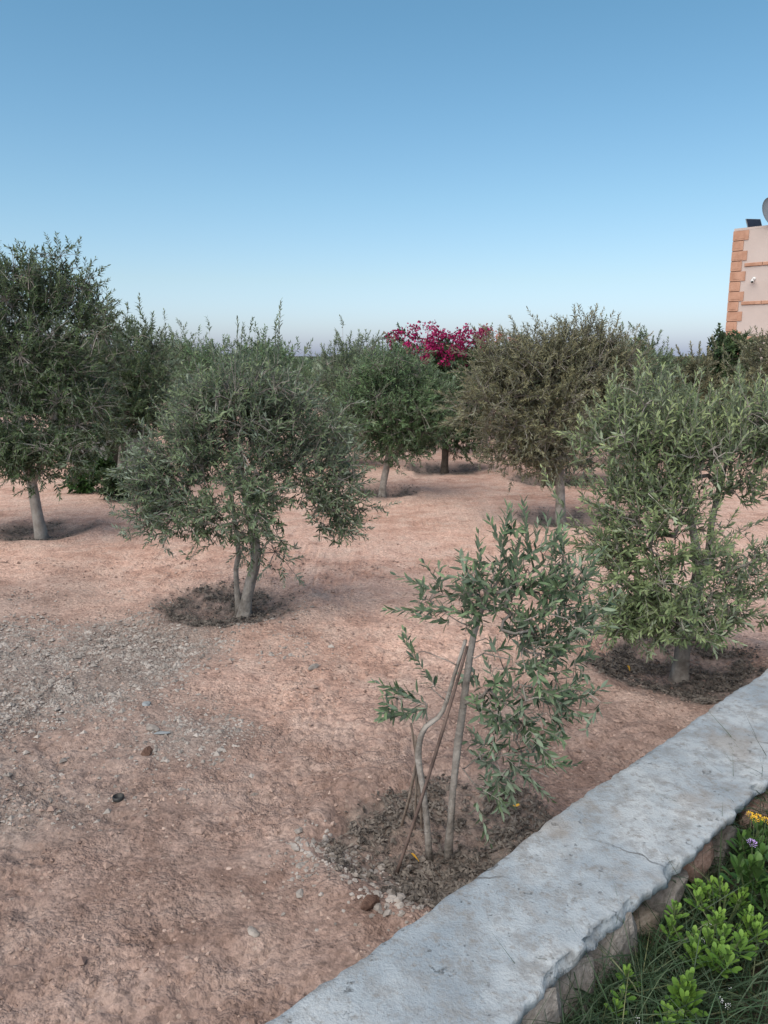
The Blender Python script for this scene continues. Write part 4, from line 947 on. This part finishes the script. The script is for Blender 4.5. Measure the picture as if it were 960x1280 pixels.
for i, (x, y, lab) in enumerate(((886, 1157, 'tiny white flower above the broad rosette clump'), (878, 1176, 'tiny white flower at the broad clump edge beside long grass'), (942, 1146, 'tiny white flower close below the violet flowered plant'),
                                 (915, 1237, 'tiny white flower beside the lone bright rosette'), (910, 1258, 'tiny white flower low beside the lone bright rosette'), (796, 1275, 'tiny white flower at the foot of the pale sprig'), (900, 1250, 'tiny white flower nearest the lone bright rosette leaves'))):
    p = G(x, y, .30); s_, t_ = wst(p[0], p[1]); zb = float(bedz(s_, t_))
    root = thing('wild_flower', (p[0], p[1], zb), lab, 'flower', None)
    o = add('flower_head', wf, root, (0, 0, .30 - zb)); o.rotation_euler = (.4, .1 * i, i)
    mb = MB(); tube(mb, [[0.01, 0, -.01], [0.004, 0, (.30 - zb) / 2], [0, 0, .30 - zb]], .0012, 4); add('stem', mb.mesh('stem', M['stem']), root)

# yellowed leaves fallen or hanging near the sapling
for (x, y, Yy, lab) in ((640, 1012, None, 'yellowed leaf lying at the foot of the young olive'), (524, 1100 - 18, None, 'small yellow leaf in the dark litter of the young olive basin'), (787, 842, None, 'orange leaf lying in the basin of the pale bushy olive')):
    g = G(x, y); z = float(gz(g[0], g[1])); g = G(x, y, z)
    me = spat_leaf('fallen_leaf', M['yleaf'], 0); o = add('fallen_leaf', me, None, (g[0], g[1], z + .02), lab, 'leaf'); o.scale = (.05, .06, .05); o.rotation_euler = (.4, -.5, x)

# ------------------------------------------------------------------ house
M['plaster'] = simple('pink_plaster', (0.455, 0.378, 0.352), (0.495, 0.418, 0.392), 1.2, 0.9, 0.2, .25, .01, 30)
M['quoin'] = simple('orange_sandstone', (0.36, 0.195, 0.135), (0.47, 0.275, 0.20), 4, 0.92, 0.15, .4, .006, 25)
M['joint'] = simple('dark_joint', (0.10, 0.06, 0.045), (0.16, 0.10, 0.075), 6, 0.95, 0.1, 0)
YC = 23.0
ct = P(918, 288, YC); HT = ct[2]; corner = np.array([ct[0], ct[1], 0.0])
e_w = np.array([WD[0], -WD[1], 0]); e_w = nrm(np.array([0.707, -0.707, 0])); e_d = np.array([0.707, 0.707, 0])      # along the seen face, into the house
out = -e_d
house = thing('house', corner, 'pink plastered house with orange stone quoins and bands at its corner', 'house')
AX = np.stack([e_w, out, np.array([0, 0, 1.0])])      # local axes: along the face, outward, up
mb = MB(); box(mb, e_w * 5.0 + e_d * 4.0 + [0, 0, HT / 2 - .15], (5.0, 4.0, HT / 2 + .15), AX); add('wall', mb.mesh('wall', M['plaster']), house)
mb = MB(); box(mb, e_w * 5.0 + e_d * 4.0 + [0, 0, HT + .012], (5.004, 4.004, .03), AX); add('roof', mb.mesh('roof', M['plaster']), house)
mb = MB(); box(mb, e_w * .135 + out * .002 + [0, 0, HT / 2], (.13, .006, HT / 2 - .03), AX); box(mb, e_d * .19 - e_w * .001 + [0, 0, HT / 2], (.004, .185, HT / 2 - .03), AX)
add('mortar_joint', mb.mesh('mortar_joint', M['joint']), house)
r = np.random.default_rng(81)
z = HT - .02; i = 0
hq = 0.272
while z > 0.1:
    wide = (i % 2 == 0); wq = .42 if wide else .30
    for face in (0, 1):
        w_ = wq if face == 0 else (.72 - wq)
        mb = MB(); hh = hq / 2 - .010
        if face == 0: box(mb, e_w * (w_ / 2 - .014) + out * .012 + [0, 0, z - hq / 2], (w_ / 2, .010, hh), AX)
        else:
            AX2 = np.stack([e_d, -e_w, np.array([0, 0, 1.0])]); box(mb, e_d * (w_ / 2 + .004) - e_w * .006 + [0, 0, z - hq / 2], (w_ / 2, .010, hh), AX2)
        q = add('quoin_stone', mb.mesh('quoin_stone', M['quoin']), house)
        if face == 0:                                   # raised chiselled panel on the stone
            mb = MB(); box(mb, e_w * (w_ / 2 - .035 + r.uniform(-.02, .02)) + out * .024 + [0, 0, z - hq / 2 + r.uniform(-.012, .012)], (w_ * r.uniform(.22, .33), .004, hh * r.uniform(.5, .72)), AX)
            add('carved_panel', mb.mesh('carved_panel', M['quoin']), q)
    z -= hq; i += 1
for zb_px in (331, 379, 423):
    zb_ = P(930, zb_px, YC - .3)[2]; x0 = .36
    while x0 < 9.9:
        L = r.uniform(.45, .75); mb = MB(); box(mb, e_w * (x0 + L / 2) + out * .018 + [0, 0, zb_ + .0], (L / 2 - .006, .022, .045), AX, .008)
        add('band_stone', mb.mesh('band_stone', M['quoin']), house); x0 += L
# security camera on the wall
cp = P(940.5, 348, YC - .55); along = (cp - corner) @ e_w; cz = cp[2]
camr = thing('security_camera', corner + e_w * along + [0, 0, cz], 'small white security camera fixed to the pink house wall', 'camera')
M['whiteplastic'] = simple('white_plastic', (0.55, 0.55, 0.55), (0.62, 0.62, 0.62), 5, .4, .5, 0)
mb = MB(); tube(mb, [out * .0, out * .02], .05, 12); add('base_plate', mb.mesh('base_plate', M['whiteplastic'], True), camr)
mb = MB(); tube(mb, [out * .02, out * .09, out * .11 + [0, 0, -.04]], .014, 8); add('bracket', mb.mesh('bracket', M['whiteplastic'], True), camr)
d = nrm(out + e_w * .4 + np.array([0, 0, -.35])); c = out * .13 + np.array([0, 0, -.07])
mb = MB(); tube(mb, [c - d * .09, c - d * .08, c + d * .08, c + d * .09], [.03, .042, .042, .038], 12); bd = add('camera_body', mb.mesh('camera_body', M['whiteplastic'], True), camr)
mb = MB(); tube(mb, [c + d * .09, c + d * .105], [.03, .028], 12); add('lens', mb.mesh('lens', M['black'], True), bd)
# solar panel tilted on the roof edge
M['pv'] = simple('dark_blue_solar_glass', (0.006, 0.010, 0.022), (0.010, 0.016, 0.034), 4, .45, .3, 0)
M['steel'] = simple('grey_painted_steel', (0.16, 0.175, 0.19), (0.22, 0.235, 0.25), 4, .5, .4, .2, .005, 40)
sp = P(942.5, 281, YC + .2); spb = np.array([sp[0], sp[1], HT + .045])
sol = thing('solar_panel', spb, 'small dark blue solar panel tilted on the house roof edge', 'solar panel')
un = nrm(np.array([.10, -.80, .45])); ux = nrm(np.cross([0, 0, 1.], un)); uy = np.cross(un, ux)
AX3 = np.stack([ux, un, uy]); pc = np.array([0, 0, .16])
mb = MB(); box(mb, pc, (.22, .012, .155), AX3); fr_ = add('panel_frame', mb.mesh('panel_frame', M['steel']), sol)
mb = MB(); box(mb, pc + un * .013, (.208, .004, .143), AX3); add('panel_glass', mb.mesh('panel_glass', M['pv']), sol)
for sx in (-1, 1):
    mb = MB(); tube(mb, [pc + ux * .14 * sx - un * .012, np.array([ux[0] * .14 * sx, ux[1] * .14 * sx + .10, -.0])], .012, 6); add('strut', mb.mesh('strut', M['steel']), sol)
# satellite dish at the roof edge
dp = P(967, 265, YC - .6); db = np.array([dp[0], dp[1], HT + .045]); zc = dp[2] - db[2]
dish = thing('satellite_dish', db, 'grey satellite dish mounted on the house roof', 'satellite dish')
dn = nrm(np.array([.30, -.85, .30])); dx = nrm(np.cross([0, 0, 1.], dn)); dy = np.cross(dn, dx); th = np.linspace(0, 2 * np.pi, 33)[:-1]
V = [np.array([0, 0, zc]) - dn * .10]; rings = [.12, .24, .34, .42, .425]
for q in rings: V += [np.array([0, 0, zc]) + (dx * math.cos(a) * .92 + dy * math.sin(a)) * q + dn * (-.10 + .10 * (min(q, .42) / .42) ** 2 + (.012 if q > .42 else 0)) for a in th]
tr = [[0, 1 + i, 1 + (i + 1) % 32] for i in range(32)]; qd = [[1 + k * 32 + i, 1 + (k + 1) * 32 + i, 1 + (k + 1) * 32 + (i + 1) % 32, 1 + k * 32 + (i + 1) % 32] for k in range(4) for i in range(32)]
mb = MB(); mb.put(V, tr, qd); add('reflector', mb.mesh('reflector', M['steel'], True), dish)
mb = MB(); tube(mb, [[0, 0, -.03], [0, 0, zc * .7], np.array([0, 0, zc]) - dn * .12], .025, 8); add('mast', mb.mesh('mast', M['steel'], True), dish)
mb = MB(); tube(mb, [np.array([0, 0, zc]) - dy * .42, np.array([0, 0, zc]) + dn * .42 - dy * .12], .010, 6); arm = add('feed_arm', mb.mesh('feed_arm', M['steel']), dish)
mb = MB(); e = np.array([0, 0, zc]) + dn * .42 - dy * .12; tube(mb, [e, e - dn * .09], [.03, .022], 8); add('receiver', mb.mesh('receiver', M['whiteplastic'], True), arm)
print('tris', sum(len(o.data.loops) - 2 * len(o.data.polygons) for o in bpy.data.objects if o.type == 'MESH'))
